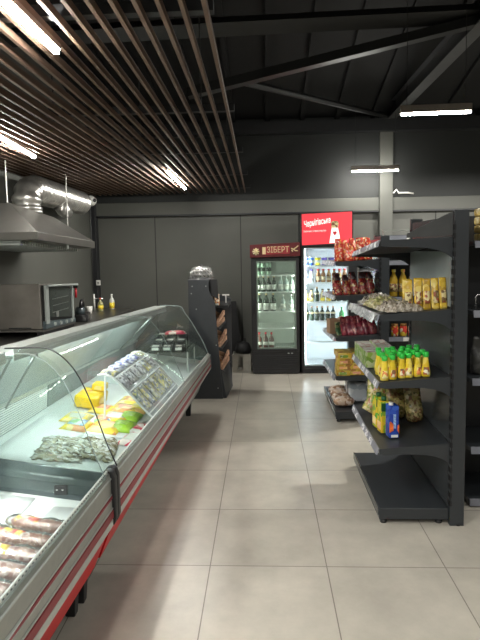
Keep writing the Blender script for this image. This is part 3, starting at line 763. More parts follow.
pn = obj('control_panel', hexa(B(), hexa_pts(-1.93, -1.90, 4.50, 5.22, .974, .944, 1.04, .982)), M['teal'], ov, world=True)
for k in range(4):
    y = 4.68+.14*k; bm = B(); lathe(bm, [(.018, 0), (.016, .014)], (0, 0, 0), 14); bm.transform(Matrix.Translation((-1.90, y, oz(y, 1.007, .966))) @ Matrix.Rotation(rad(90), 4, 'Y'))
    obj('knob', bm, M['alu_hi'], pn, world=True)
obj('vent_slot', box(B(), -2.22, -2.02, 4.466, 4.472, .982, .992), M['black'], ov, world=True)
bm = B()
for k in range(3): box(bm, -1.9015, -1.8995, 4.66, 5.04, 1.10+.06*k, 1.104+.06*k)
obj('rack_bar', bm, M['alu'], dr, world=True)
obj('tin', lathe(B(), [(.03, 0), (.035, .05)], (-1.8985+.0, 4.76, 1.05), 12, .02, 1), M['alu'], dr, world=True)

# hood
hd = thing('extractor_hood', 'stainless steel extractor hood hanging above the oven', 'extractor hood', (-2.07, 4.6, 1.73))
Lp = hexa_pts(-2.44, -1.70, 3.95, 5.30, 1.735, 1.675, 1.795, 1.745)
obj('lip', hexa(B(), Lp), M['inox'], hd, world=True, bevel=.003)
bm = B()
hexa(bm, [(-2.44, 3.955, 1.795), (-1.705, 3.955, 1.795), (-1.705, 5.295, 1.745), (-2.44, 5.295, 1.745),
          (-2.44, 4.30, 2.05), (-2.07, 4.30, 2.05), (-2.07, 5.20, 1.99), (-2.44, 5.20, 1.99)])
obj('canopy', bm, M['inox'], hd, world=True, bevel=.004)
bm = B()
for k in range(26):
    y = 4.0+.049*k; z = lerp(1.735, 1.68, (y-3.95)/1.35)
    hexa(bm, [(-2.42, y, z-.034), (-1.86, y, z-.034), (-1.86, y+.026, z-.034), (-2.42, y+.026, z-.034), (-2.42, y, z+.004), (-1.86, y, z+.004), (-1.86, y+.026, z+.004), (-2.42, y+.026, z+.004)])
box(bm, -2.42, -1.86, 4.0, 5.26, 1.715, 1.72)
obj('grease_filter', bm, M['alu_hi'], hd, world=True)
bm = B(); tube(bm, [(-1.73, 4.62, 1.71), (-1.73, 4.62, 1.67)], .012, 8); obj('drain_tap', bm, M['alu_hi'], hd, world=True)
for x, y, z in ((-2.15, 4.42, 2.035), (-1.95, 5.25, 1.90)):
    bm = B(); tube(bm, [(x, y, z), (x, y, 2.415)], .006, 8); obj('hanging_rod', bm, M['rodm'], hd, world=True)
# duct
dc = thing('ventilation_duct', 'silver foil ventilation duct bending from the hood to the corner', 'duct', (-2.2, 4.8, 2.03))
pts = [Vector((-2.17, 4.84, z)) for z in (2.03, 2.07)] + bez((-2.17, 4.84, 2.10), (-2.17, 4.85, 2.245), (-2.17, 5.08, 2.245), 8) + [Vector((-2.17, y, 2.245-.012*(y-4.8))) for y in (5.25, 5.45, 5.65, 5.85, 6.05, 6.3)]
fine = []
for a, b in zip(pts, pts[1:]):
    L = max(2, int((b-a).length/.012))
    for q in range(L): fine.append(a.lerp(b, q/L))
fine.append(pts[-1])
bm = B(); tube(bm, fine, .125, 20, [.125+.011*math.sin(i*1.25) for i in range(len(fine))]); obj('flexible_pipe', bm, M['duct'], dc, world=True, smooth=True)
bm = B(); lathe(bm, [(.135, 0), (.135, .02), (.118, .03), (.118, .06)], (-2.17, 4.84, 2.005), 24); obj('collar', bm, M['duct'], dc, world=True, smooth=True)
bm = B(); tube(bm, [(-2.12, 5.50, 2.14), (-2.10, 5.55, 2.09), (-2.08, 5.62, 2.05)], .06, 14, [.07, .075, .06]); obj('side_outlet', bm, M['duct'], dc, world=True, smooth=True)
# camera-like white fitting and outlet by the corner
t = thing('wall_fitting', 'small white round fitting beside the duct end, high in the corner', 'fitting', (-2.3, 7.1, 2.36))
bm = B(); tube(bm, [(-2.40, 7.08, 2.325), (-2.36, 7.08, 2.325), (-2.27, 7.02, 2.325), (-2.22, 6.98, 2.325)], .05, 14, [.055, .075, .07, .035]); obj('cap', bm, M['white'], t, world=True, smooth=True)
bm = B(); tube(bm, [(-2.222, 6.982, 2.325), (-2.215, 6.976, 2.325)], .026, 12); obj('lens', bm, M['black'], t, world=True)
bm = B(); box(bm, -2.45, -2.40, 7.03, 7.13, 2.29, 2.36); obj('bracket', bm, M['steel_black'], t, world=True)
t = thing('wall_socket', 'white power socket on the black corner pillar', 'socket', (-2.37, 7.46, 1.2))
obj('plate', box(B(), -2.395, -2.335, 7.455, 7.48, 1.17, 1.245), M['white'], t, world=True, bevel=.006)
bm = B(); box(bm, -2.378, -2.352, 7.453, 7.456, 1.195, 1.22); obj('insert', bm, M['alu'], t, world=True)
bm = B(); tube(bm, [(-2.425, 7.42, 1.10), (-2.425, 7.42, 2.28)], .008, 6); tag(obj('wall_cable', bm, M['black']), 'black cable running down the wall beside the corner pillar', 'cable')

# small things on the worktop
def bottle_prof(r, h, neck=.3): return [(r*.9, 0), (r, .01), (r, h*.55), (r*.85, h*.66), (r*neck, h*.80), (r*neck, h)]
def bottle(name, label, cat, c, r, h, bodym, capm, labm=None, group=None, n=14, neck=.34, lz=(.14, .46)):
    t = thing(name, label, cat, c, 0, group)
    obj('body', lathe(B(), bottle_prof(r, h, neck), n=n), bodym, t, smooth=True)
    obj('cap', lathe(B(), [(r*neck*1.18, h*.93), (r*neck*1.18, h*1.03), (r*neck, h*1.035)], n=n), capm, t, smooth=True)
    if labm: obj('label', lathe(B(), [(r*1.015, h*lz[0]), (r*1.015, h*lz[1])], n=n), labm, t, smooth=True)
    return t
WZ = .901
bottle('sauce_bottle', 'green yellow sauce bottle with a red cap on the worktop', 'bottle', (-2.06, 6.55, WZ), .035, .16, M['seedsG'], M['redC'], M['ypack'])
bottle('cooking_bottle', 'pale bottle with a yellow label on the worktop near the corner', 'bottle', (-1.98, 6.78, WZ), .033, .19, M['label_w'], M['white'], M['ypack'], lz=(.05, .45))
t = thing('plastic_cup', 'white cup beside the black appliance on the worktop', 'cup', (-2.10, 6.25, WZ))
bm = B(); lathe(bm, [(.028, 0), (.036, .09), (.033, .09), (.025, .01)], n=16); obj('cup', bm, M['white'], t, smooth=True)
t = thing('water_tap', 'slim pale water tap standing behind the red capped bottle', 'tap', (-2.16, 6.62, WZ))
bm = B(); tube(bm, [(0, 0, 0), (0, 0, .21)], .011, 10); obj('column', bm, M['white'], t, smooth=True)
bm = B(); tube(bm, [(0, 0, .15), (.06, -.01, .155), (.12, -.02, .15)], .007, 8); obj('spout', bm, M['chrome'], t, smooth=True)
t = thing('meat_grinder', 'black countertop kitchen machine beside the oven', 'kitchen appliance', (-1.99, 5.62, WZ), .2)
obj('base', box(B(), -.07, .09, -.13, .13, 0, .08), M['black'], t, bevel=.01)
bm = B(); tube(bm, [(.02, .07, .07), (.02, .08, .16), (.02, .05, .215), (.02, -.04, .22), (.02, -.09, .19), (.02, -.10, .15)], .018, 10); obj('arm', bm, M['black'], t, smooth=True)
obj('motor_housing', lathe(B(), [(.05, .08), (.055, .12), (.04, .15), (.015, .155)], (.0, -.04, 0), 16), M['teal'], t, smooth=True)
bm = B(); lathe(bm, [(.028, 0), (.03, .012)], n=14); bm.transform(Matrix.Translation((.09, -.05, .045)) @ Matrix.Rotation(rad(90), 4, 'Y')); obj('dial', bm, M['chrome'], t)
t = thing('hanging_thermometer', 'red handled tool hanging beside the oven door', 'tool', (-2.0, 5.45, 1.15))
bm = B(); tube(bm, [(-1.96, 5.42, 1.17), (-1.96, 5.42, 1.27)], .012, 8); obj('handle', bm, M['redC'], t, world=True, smooth=True)
bm = B(); box(bm, -1.985, -1.935, 5.41, 5.43, 1.27, 1.30); obj('hook_plate', bm, M['black'], t, world=True)
bm = B(); tube(bm, [(-1.96, 5.425, 1.29), (-2.2, 5.42, 1.29), (-2.452, 5.42, 1.29)], .006, 6); obj('wall_arm', bm, M['black'], t, world=True)
# ------------------------------------------------------------------ fridges
def pillow(bm, w, h, d, z0=0., pinch=.25, n=12, crimp=.04, lean=0., seed=0, wob=.004, base=.75):
    """a filled bag standing on its base: elliptical sections, flat sealed top"""
    rings = []
    for i in range(n+1):
        f = i/n
        th = d/2*(base*(1-f)**.5*.6 + .55*math.sin(min(1, f*1.15+.22)*PI)**.8)
        if f > .86: th = lerp(th, .004, (f-.86)/.14)
        th = max(th, .004)
        ww = w/2*(1-pinch*max(0, f-.5)*.4)*(1 if f < .94 else 1.0)
        ring = []
        for k in range(16):
            a = 2*PI*k/16
            ca, sa = math.cos(a), math.sin(a)
            x = ww*math.copysign(abs(ca)**.6, ca); y = th*math.copysign(abs(sa)**.9, sa)
            nz = noise.noise(Vector((x*14+seed, y*14, f*4+seed)))
            ring.append((x*(1+.03*nz), y+wob*nz+lean*f, z0+h*f))
        rings.append(ring)
    return loft(bm, rings)

def fridge(name, label, x0, x1, y0, h, hh, liner, led, door_frame, win, shelves, hdr):
    d = .62; xm = (x0+x1)/2
    t = thing(name, label, 'fridge', (xm, y0+d/2, 0))
    def part(n, bm, m, p=t, **k): return obj(n, bm, m, p, world=True, **k)
    wx0, wx1, wz0, wz1 = win
    # shell: two sides, back, bottom plinth, top, header
    bm = B()
    box(bm, x0, x0+.03, y0+.05, y0+d, .05, h); box(bm, x1-.03, x1, y0+.05, y0+d, .05, h)
    box(bm, x0+.03, x1-.03, y0+d-.03, y0+d, .05, h)
    box(bm, x0+.03, x1-.03, y0+.05, y0+d-.03, h-.04, h); box(bm, x0+.03, x1-.03, y0+.05, y0+d-.03, .05, wz0-.03)
    part('cabinet', bm, M['fr_body'])
    lz = B()
    box(lz, x0+.031, x0+.04, y0+.06, y0+d-.04, wz0-.03, h-.041); box(lz, x1-.04, x1-.031, y0+.06, y0+d-.04, wz0-.03, h-.041)
    box(lz, x0+.04, x1-.04, y0+d-.05, y0+d-.031, wz0-.03, h-.041); box(lz, x0+.04, x1-.04, y0+.06, y0+d-.05, wz0-.029, wz0-.02)
    box(lz, x0+.04, x1-.04, y0+.06, y0+d-.05, h-.052, h-.042)
    part('liner', lz, liner)
    # door frame
    bm = B()
    box(bm, x0+.005, wx0, y0, y0+.045, wz0-.03, h-.005); box(bm, wx1, x1-.005, y0, y0+.045, wz0-.03, h-.005)
    box(bm, wx0, wx1, y0, y0+.045, wz1, h-.005); box(bm, wx0, wx1, y0, y0+.045, wz0-.03, wz0)
    dr = part('door', bm, M['fr_body'], bevel=.003)
    part('door_glass', box(B(), wx0, wx1, y0+.02, y0+.028, wz0, wz1), M['fglass'], dr)
    bm = B(); g = .02
    box(bm, wx0, wx0+g, y0+.028, y0+.04, wz0, wz1); box(bm, wx1-g, wx1, y0+.028, y0+.04, wz0, wz1)
    box(bm, wx0+g, wx1-g, y0+.028, y0+.04, wz1-g, wz1); box(bm, wx0+g, wx1-g, y0+.028, y0+.04, wz0, wz0+g)
    part('gasket', bm, door_frame, dr)
    # lower louvre
    gr = part('base_grille', box(B(), x0+.01, x1-.01, y0+.015, y0+.05, .015, wz0-.035), M['fr_body'])
    bm = B()
    nl = int((wz0-.13)/.028)
    for k in range(max(1, nl)):
        z = .075+.028*k; box(bm, x0+.03, x1-.03, y0+.006, y0+.016, z, z+.010)
    part('louvre', bm, M['rubber'], gr)
    for x in (x0+.06, x1-.06):
        part('foot', lathe(B(), [(.02, 0), (.025, .05)], (x, y0+.1, 0), 12), M['black'])
        part('foot', lathe(B(), [(.02, 0), (.025, .05)], (x, y0+d-.1, 0), 12), M['black'])
    for z in shelves:
        bm = B()
        box(bm, x0+.045, x1-.045, y0+.075, y0+.083, z-.016, z); 
        for k in range(22):
            x = lerp(x0+.05, x1-.05, k/21); box(bm, x-.002, x+.002, y0+.083, y0+d-.055, z-.006, z-.001)
        part('wire_shelf', bm, M['wire'])
    for x in (x0+.052, x1-.052):
        part('light_strip', box(B(), x-.007, x+.007, y0+.052, y0+.066, wz0+.02, wz1-.02), led)
    return t, part, dr

F1, f1part, d1 = fridge('beer_fridge', 'black glass door fridge with beer bottles and a dark red header', -.165, .463, 6.85, 1.535, 1.7, M['fr_in'], M['led2'], M['fr_in'],
                        (-.098, .420, .335, 1.495), (1.305, 1.085, .83, .61, .335), None)
hd1 = f1part('header_box', hexa(B(), [(-.172, 6.80, 1.535), (.470, 6.80, 1.548), (.470, 7.3, 1.548), (-.172, 7.3, 1.535), (-.172, 6.80, 1.700), (.470, 6.80, 1.724), (.470, 7.3, 1.724), (-.172, 7.3, 1.700)]), M['hdr'], bevel=.004)
f1part('name_plate', hexa(B(), [(-.01, 6.794, 1.572), (.335, 6.794, 1.578), (.335, 6.799, 1.578), (-.01, 6.799, 1.572), (-.01, 6.794, 1.672), (.335, 6.794, 1.690), (.335, 6.799, 1.690), (-.01, 6.799, 1.672)]), M['hdr_pl'], hd1)
f1part('pale_block', box(B(), -.012, .03, 6.792, 6.7935, 1.578, 1.668), M['gold_txt'], hd1)
text('lettering', 'ЗІБЕРТ', .105, Vector((.185, 6.792, 1.630)), FACE_CAM, M['gold_txt'], hd1, width=.28)
bm = B()
for k in range(8):                       # emblem: little star of grain on the left
    a = k*PI/4; tube(bm, [(-.095, 6.795, 1.615), (-.095+.045*math.cos(a), 6.795, 1.615+.045*math.sin(a))], .009, 6)
lathe(bm, [(.026, -.003), (.026, .003)], (-.095, 6.794, 1.615), 14)
f1part('emblem', bm, M['gold_txt'], hd1)
bm = B()
for (ax, az, bx_, bz) in ((.355, 1.65, .40, 1.625), (.38, 1.635, .43, 1.665), (.40, 1.62, .44, 1.615), (.36, 1.63, .375, 1.605), (.42, 1.66, .445, 1.68)):
    tube(bm, [(ax, 6.795, az), (bx_, 6.795, bz)], .008, 6)
f1part('emblem', bm, M['gold_txt'], hd1)
bm = B(); tube(bm, [(-.135, 6.83, .80), (-.135, 6.815, .83), (-.135, 6.815, 1.0), (-.135, 6.83, 1.03)], .008, 8); f1part('handle', bm, M['black'], d1)
for x in (.30, .345): f1part('badge', box(B(), x, x+.025, 6.858, 6.866, .275, .287), M['alu_hi'])

# bottles of fridge 1 (copies of four kinds)
FB = {}
def fb(kind, x, y, z, label, group):
    if kind not in FB:
        if kind == 'beer': o = bottle('beer_bottle', label, 'bottle', (x, y, z), .033, .20, M['beer_g'], M['gold_txt'], M['label_w'], group, 12)
        elif kind == 'beer_big': o = bottle('beer_bottle', label, 'bottle', (x, y, z), .041, .225, M['beer_g'], M['gold_txt'], M['label_w'], group, 12, lz=(.08, .46))
        elif kind == 'brown': o = bottle('brown_bottle', label, 'bottle', (x, y, z), .034, .20, M['beer_b'], M['redC'], M['label_w'], group, 12, lz=(.2, .42))
        elif kind == 'clear': o = bottle('water_bottle', label, 'bottle', (x, y, z), .033, .205, M['clearb'], M['white'], M['label_w'], group, 12)
        elif kind == 'can':
            o = thing('drink_can', label, 'can', (x, y, z), 0, group)
            obj('body', lathe(B(), [(.028, 0), (.033, .01), (.033, .145), (.027, .158)], n=14), M['can_g'], o, smooth=True)
            obj('band', lathe(B(), [(.0335, .05), (.0335, .10)], n=14), M['beer_g'], o, smooth=True)
            obj('lid', lathe(B(), [(.027, .158), (.026, .161)], n=14), M['chrome'], o)
        elif kind == 'amber': o = bottle('amber_bottle', label, 'bottle', (x, y, z), .031, .165, M['amber'], M['redC'], M['label_t'], group, 12, neck=.5)
        elif kind == 'wine': o = bottle('dark_bottle', label, 'bottle', (x, y, z), .033, .185, M['beer_g'], M['wood'], M['label_t'], group, 12, lz=(.5, .62))
        elif kind == 'milk': o = bottle('milk_bottle', label, 'bottle', (x, y, z), .034, .16, M['white'], M['violetC'], M['sachB'], group, 12, neck=.5, lz=(.3, .5))
        elif kind == 'gold': o = bottle('cream_bottle', label, 'bottle', (x, y, z), .032, .16, M['cream'], M['beer_g'], M['ypack'], group, 12, neck=.45, lz=(.05, .3))
        elif kind == 'green': o = bottle('green_bottle', label, 'bottle', (x, y, z), .032, .17, M['greenB'], M['greenB'], M['label_w'], group, 12, neck=.3, lz=(.05, .25))
        elif kind in ('cup_b', 'cup_v', 'cup_y'):
            mm = {'cup_b': 'blueC', 'cup_v': 'violetC', 'cup_y': 'yelC'}[kind]
            o = thing('yoghurt_cup', label, 'cup', (x, y, z), 0, group)
            obj('cup', lathe(B(), [(.028, 0), (.039, .10)], n=14), M[mm], o, smooth=True)
            obj('lid', lathe(B(), [(.041, .10), (.041, .107)], n=14), M['white'], o)
            obj('band', lathe(B(), [(.0325, .035), (.0365, .068)], n=14), M['label_w'], o, smooth=True)
        FB[kind] = o; return o
    return dup(FB[kind], (x, y, z), None, label, group)
R1 = 'in the beer fridge'
def row(kind, xs, y, z, desc, fr, group):
    n = len(xs)
    for k, x in enumerate(xs):
        fb(kind, x+random.uniform(-.003, .003), y, z+.0005, f'{desc} {fr}, {ORD[k]} from left', group)
row('can', [-.075, -.005, .065], 6.98, 1.305, 'green can on the top shelf', R1, 'cans in the beer fridge')
row('beer', [-.075, -.005, .065, .135], 6.98, 1.085, 'dark bottle on the second shelf', R1, 'dark bottles on the second shelf of the beer fridge')
row('clear', [.225, .298, .371], 6.98, 1.085, 'clear bottle on the second shelf', R1, 'clear bottles on the second shelf of the beer fridge')
row('beer_big', [-.06, .03, .12], 6.98, .83, 'large white labelled bottle on the third shelf', R1, 'large bottles on the third shelf of the beer fridge')
row('clear', [.25, .36], 6.98, .83, 'clear bottle on the third shelf', R1, 'clear bottles on the third shelf of the beer fridge')
row('brown', [-.065, .015, .09], 6.98, .335, 'brown bottle on the lowest shelf', R1, 'brown bottles on the lowest shelf of the beer fridge')

F2, f2part, d2 = fridge('drinks_fridge', 'brightly lit white glass door fridge under the red lettered sign', .484, 1.21, 6.87, 1.70, 2.1, M['fr_in2'], M['led'], M['fr_in2'],
                        (.515, 1.10, .10, 1.655), (1.42, 1.20, .945, .69, .42, .115), None)
sg = f2part('sign_box', hexa(B(), [(.480, 6.85, 1.665), (1.15, 6.85, 1.69), (1.15, 7.3, 1.69), (.480, 7.3, 1.665), (.480, 6.85, 2.095), (1.15, 6.85, 2.115), (1.15, 7.3, 2.115), (.480, 7.3, 2.095)]), M['fr_body'], bevel=.004)
mred, n_, b_ = nt('backlit_red_sign'); b_.inputs['Base Color'].default_value = (.72, .03, .045, 1); b_.inputs['Roughness'].default_value = .4
b_.inputs['Emission Color'].default_value = (.85, .05, .07, 1); b_.inputs['Emission Strength'].default_value = .38
M['signred'] = mred
msw, n_, b_ = nt('backlit_white_print'); b_.inputs['Base Color'].default_value = (.8, .76, .72, 1)
b_.inputs['Emission Color'].default_value = (1, .93, .88, 1); b_.inputs['Emission Strength'].default_value = .45
M['signwhite'] = msw
f2part('sign_face', hexa(B(), [(.497, 6.845, 1.685), (1.132, 6.845, 1.708), (1.132, 6.8495, 1.708), (.497, 6.8495, 1.685), (.497, 6.845, 2.080), (1.132, 6.845, 2.100), (1.132, 6.8495, 2.100), (.497, 6.8495, 2.080)]), M['signred'], sg)
rot = Matrix.Rotation(rad(-9), 3, 'Y') @ FACE_CAM
text('lettering', 'Чернігівське', .105, Vector((.690, 6.843, 1.972)), rot, M['signwhite'], sg, width=.34, shear=.2, bold=.002)
text('lettering', 'ТВОРИМО З ПРИСТРАСТЮ', .026, Vector((.66, 6.843, 1.860)), Matrix.Rotation(rad(-1.5), 3, 'Y') @ FACE_CAM, M['signwhite'], sg, width=.29)
bm = B(); prism(bm, [(.845, 1.705), (.985, 1.710), (.975, 1.80), (.955, 1.90), (.875, 1.90), (.86, 1.80)], 'y', 6.840, 6.8445); f2part('beer_picture', bm, M['signwhite'], sg)
bm = B(); prism(bm, [(.872, 1.90), (.958, 1.90), (.962, 1.965), (.945, 1.985), (.885, 1.985), (.868, 1.965)], 'y', 6.840, 6.8445); f2part('beer_picture', bm, M['cream'], sg)
bm = B(); prism(bm, [(.888, 1.835), (.914, 1.80), (.940, 1.835), (.928, 1.858), (.914, 1.848), (.900, 1.858)], 'y', 6.838, 6.8398); f2part('heart_mark', bm, M['redC'], sg)
R2 = 'in the lit fridge'
xs_ = [.555, .635]
row('cup_b', [.55, .63], 7.0, 1.42, 'blue cup on the top shelf', R2, 'blue cups')
row('cup_y', [.71], 7.0, 1.42, 'yellow cup on the top shelf', R2, 'yellow cups')
row('cup_v', [.80, .885, .97, 1.05], 7.0, 1.42, 'violet cup on the top shelf', R2, 'violet cups')
row('milk', [.555, .63], 7.0, 1.20, 'white bottle with violet cap on the second shelf', R2, 'milk bottles')
row('amber', [.715, .785, .855, .925, .995, 1.06], 7.0, 1.20, 'amber bottle on the second shelf', R2, 'amber bottles')
row('gold', [.555, .63, .775, .85], 7.0, .945, 'cream coloured bottle on the third shelf', R2, 'cream bottles')
row('wine', [.70, .92, .99, 1.06], 7.0, .945, 'slim dark bottle on the third shelf', R2, 'dark bottles on the third shelf')
row('wine', [.56, .63, .70, .77, .84, .91], 7.0, .69, 'dark bottle with beige label on the fourth shelf', R2, 'dark bottles on the fourth shelf')
row('green', [1.02], 7.0, .69, 'bright green bottle on the fourth shelf', R2, 'green bottles')
t = thing('drink_carton', 'red carton standing on the lower fridge shelf behind the mustard boxes', 'carton', (.945, 7.0, .4205))
obj('carton', box(B(), -.035, .035, -.035, .035, 0, .13), M['redC'], t, bevel=.004)
bm = B(); box(bm, -.02, .02, -.0362, -.0352, .05, .08); obj('print', bm, M['rpack'], t)

# ------------------------------------------------------------------ black display stand with wooden trays
st = thing('display_stand', 'dark slate floor display stand with stepped wooden trays behind the counter', 'display stand', (-.65, 6.0, 0))
def P(n, bm, m, p=st, **k): return obj(n, bm, m, p, world=True, **k)
side = [(-.825, 0), (-.468, 0), (-.505, .55), (-.535, 1.06), (-.60, 1.20), (-.60, 1.315), (-.825, 1.32)]
P('side_panel', prism(B(), side, 'y', 5.72, 5.745), M['standgrey'])
P('side_panel', prism(B(), [(-.80, 0), (-.40, 0), (-.395, 1.06), (-.55, 1.12), (-.62, 1.315), (-.80, 1.32)], 'y', 6.29, 6.315), M['standgrey'])
P('back_panel', box(B(), -.825, -.80, 5.745, 6.29, 0, 1.32), M['standgrey'])
P('top_board', box(B(), -.80, -.60, 5.745, 6.29, 1.295, 1.318), M['standgrey'])
P('front_panel', hexa(B(), [(-.475, 5.745, 0), (-.43, 5.745, 0), (-.39, 6.29, 0), (-.43, 6.29, 0), (-.51, 5.745, .33), (-.485, 5.745, .33), (-.43, 6.29, .33), (-.46, 6.29, .33)]), M['standgrey'])
for k, (z, xo) in enumerate(((.32, -.415), (.575, -.44), (.80, -.46))):
    # wooden tray, tilted toward the aisle
    sh = P('shelf_board', hexa(B(), [(-.80, 5.745, z+.10), (xo-.03, 5.745, z-.03), (xo, 6.29, z-.03), (-.80, 6.29, z+.10), (-.80, 5.745, z+.115), (xo-.03, 5.745, z-.015), (xo, 6.29, z-.015), (-.80, 6.29, z+.115)]), M['standgrey'])
    bm = B()
    xf = xo-.02
    # front slat, near end slat, far end slat of the tray
    for fa, fb_ in ((0, .36), (.58, 1)):
        za, zb_ = (lerp(z-.012, z+.05, f) for f in (fa, fb_)); zc, zd = (lerp(z+.0, z+.125, f) for f in (fa, fb_))
        P('wooden_slat', hexa(B(), [(xf-.055, 5.76, za), (xf-.03, 5.76, za), (xf+.01, 6.27, zc), (xf-.015, 6.27, zc), (xf-.055, 5.76, zb_), (xf-.03, 5.76, zb_), (xf+.01, 6.27, zd), (xf-.015, 6.27, zd)]), M['wood'], sh)
    for yy in (5.75, 6.27):
        bm = B(); hexa(bm, [(-.76, yy, z+.085), (xf-.05, yy, z-.01), (xf-.05, yy+.015, z-.01), (-.76, yy+.015, z+.085), (-.76, yy, z+.19), (xf-.05, yy, z+.09), (xf-.05, yy+.015, z+.09), (-.76, yy+.015, z+.19)])
        P('tray_end', bm, M['kraft'], sh)
bm = B()
for z in (.15, .55, .95, 1.25):
    for x in (-.78, -.55):
        lathe(bm, [(.006, 0), (.006, .002)], (0, 0, 0), 8); 
bm.free()
bm = B()
for x, z in ((-.78, 1.25), (-.63, 1.25), (-.79, 1.17), (-.74, 1.0), (-.52, .12), (-.53, .6), (-.78, .35)): box(bm, x-.005, x+.005, 5.717, 5.7195, z-.005, z+.005)
P('screw_cap', bm, M['alu_hi'])
# contents of the trays
for k, (z, xo) in enumerate(((.32, -.415), (.575, -.44), (.80, -.46))):
    bm = B(); rows = []
    for i in range(9):
        rows.append([])
        for j in range(7):
            u, v = i/8, j/6
            y = lerp(5.78, 6.25, u); x = lerp(-.74, xo-.085, v)
            rows[-1].append((x, y, lerp(z+.150, z+.045, v) + .02*noise.noise(Vector((x*30, y*30, k)))))
    loft(bm, rows, closed=False); o = obj('loose_snacks', bm, M['orange'], smooth=True); o['kind'] = 'stuff'
    md = o.modifiers.new('s', 'SOLIDIFY'); md.thickness = .03; md.offset = -1
    tag(o, f'brown loose snacks in the {["lowest", "middle", "upper"][k]} wooden tray of the slate stand', 'snacks')
# black sign board, orange goods
t = thing('sign_board', 'small black tilted board on top of the display stand', 'board', (-.54, 5.76, 1.20))
obj('board', hexa(B(), [(-.595, 5.76, 1.155), (-.50, 5.76, 1.10), (-.50, 5.775, 1.10), (-.595, 5.775, 1.155), (-.612, 5.80, 1.318), (-.512, 5.80, 1.318), (-.512, 5.815, 1.318), (-.612, 5.815, 1.318)]), M['matblack'], t, world=True)
bm = B(); tube(bm, [(-.555, 5.785, 1.13), (-.555, 5.80, 1.02)], .008, 6); obj('prop', bm, M['black'], t, world=True)
t = thing('snack_bag', 'orange and white snack bag under the black tilted board', 'bag', (-.545, 5.86, 1.0))
obj('bag', pillow(B(), .10, .15, .06, seed=2), M['orange'], t, smooth=True)
obj('label', box(B(), -.04, .04, -.034, -.030, .0, .05), M['label_w'], t, bevel=.003)
t = thing('price_holder', 'small white price holder on the top edge of the display stand', 'price holder', (-.43, 6.05, 1.06))
bm = B(); tube(bm, [(-.44, 6.08, 1.03), (-.44, 6.08, 1.12)], .006, 6); obj('stem', bm, M['white'], t, world=True)
bm = B(); box(bm, -.48, -.40, 6.075, 6.085, 1.115, 1.13); obj('clip', bm, M['white'], t, world=True)
P('upper_tray', box(B(), -.60, -.40, 5.80, 6.29, 1.0, 1.03), M['matblack'])
# chrome wire bowl with a knob lid on the stand
t = thing('wire_basket', 'upturned chrome wire basket on top of the display stand', 'basket', (-.70, 5.92, 1.32))
bm = B()
for r, z in ((.135, .005), (.128, .05), (.112, .10), (.10, .125)):
    ring = [(r*math.cos(a*PI/12), r*math.sin(a*PI/12), z) for a in range(25)]; tube(bm, ring, .004, 6)
for a in range(16):
    c_, s_ = math.cos(a*PI/8), math.sin(a*PI/8)
    c2, s2 = math.cos((a+1)*PI/8), math.sin((a+1)*PI/8)
    tube(bm, [(.135*c_, .135*s_, .005), (.122*c2, .122*s2, .07), (.10*c_, .10*s_, .125)], .004, 6)
    tube(bm, [(.135*c2, .135*s2, .005), (.122*c_, .122*s_, .07), (.10*c2, .10*s2, .125)], .004, 6)
obj('wire_frame', bm, M['chrome'], t, smooth=True)
obj('lid', lathe(B(), [(.102, .125), (.085, .138), (.03, .145), (.005, .146)], n=20), M['chrome'], t, smooth=True)
obj('knob', lathe(B(), [(.015, .146), (.018, .158), (.006, .163)], n=12), M['black'], t, smooth=True)
# dark thing and crate between the stand and the fridge
t = thing('black_board', 'tall black tapered board leaning behind the display stand', 'board', (-.45, 7.38, 0))
obj('board', hexa(B(), [(-.62, 7.30, 0), (-.30, 7.30, 0), (-.30, 7.33, 0), (-.62, 7.33, 0), (-.52, 7.44, .92), (-.395, 7.44, .92), (-.395, 7.47, .92), (-.52, 7.47, .92)]), M['matblack'], t, world=True, bevel=.004)
bm = B(); hexa(bm, [(-.50, 7.54, 0), (-.47, 7.54, 0), (-.47, 7.56, 0), (-.50, 7.56, 0), (-.48, 7.455, .8), (-.46, 7.455, .8), (-.46, 7.475, .8), (-.48, 7.475, .8)]); obj('prop', bm, M['matblack'], t, world=True)
t = thing('plastic_crate', 'beige crate with a hand hole on the floor beside the beer fridge', 'crate', (-.33, 7.1, 0))
bm = B()
x0, x1, y0, y1 = -.435, -.185, 6.98, 7.28
for z0, z1 in ((0, .035), (.205, .235)): box(bm, x0, x1, y0, y0+.02, z0, z1)
box(bm, x0, x0+.075, y0, y0+.02, .035, .205); box(bm, x1-.11, x1, y0, y0+.02, .035, .205)
box(bm, x0, x0+.02, y0+.02, y1, 0, .235); box(bm, x1-.02, x1, y0+.02, y1, 0, .235); box(bm, x0+.02, x1-.02, y1-.02, y1, 0, .235); box(bm, x0+.02, x1-.02, y0+.02, y1-.02, 0, .015)
obj('shell', bm, M['crate'], t, world=True)
bm = B(); box(bm, x0-.005, x1+.005, y0-.006, y0+.0, .222, .242); obj('rim', bm, M['crate'], t, world=True)
t = thing('black_bag', 'crumpled black bag lying on the beige crate', 'bag', (-.29, 7.12, .236))
bm = B(); lathe(bm, [(.03, 0), (.10, .01), (.11, .06), (.08, .13), (.03, .16)], n=18)
for v in bm.verts: v.co += v.co.normalized()*.02*noise.noise(v.co*20) if v.co.z > .015 else Vector((0, 0, 0))
obj('sack', bm, M['matblack'], t, smooth=True)
bm = B(); tube(bm, [(-.03, 0, .15), (-.02, 0, .20), (.03, 0, .20), (.035, 0, .15)], .006, 6); obj('strap', bm, M['black'], t)
bm = B(); hexa(bm, [(-.175+.0, 6.98, 0), (-.172, 7.0, 0), (-.178, 7.0, 0), (-.181, 6.98, 0), (-.20, 6.99, .2), (-.195, 7.0, .2), (-.205, 7.0, .2), (-.21, 6.99, .2)])
bm.free()

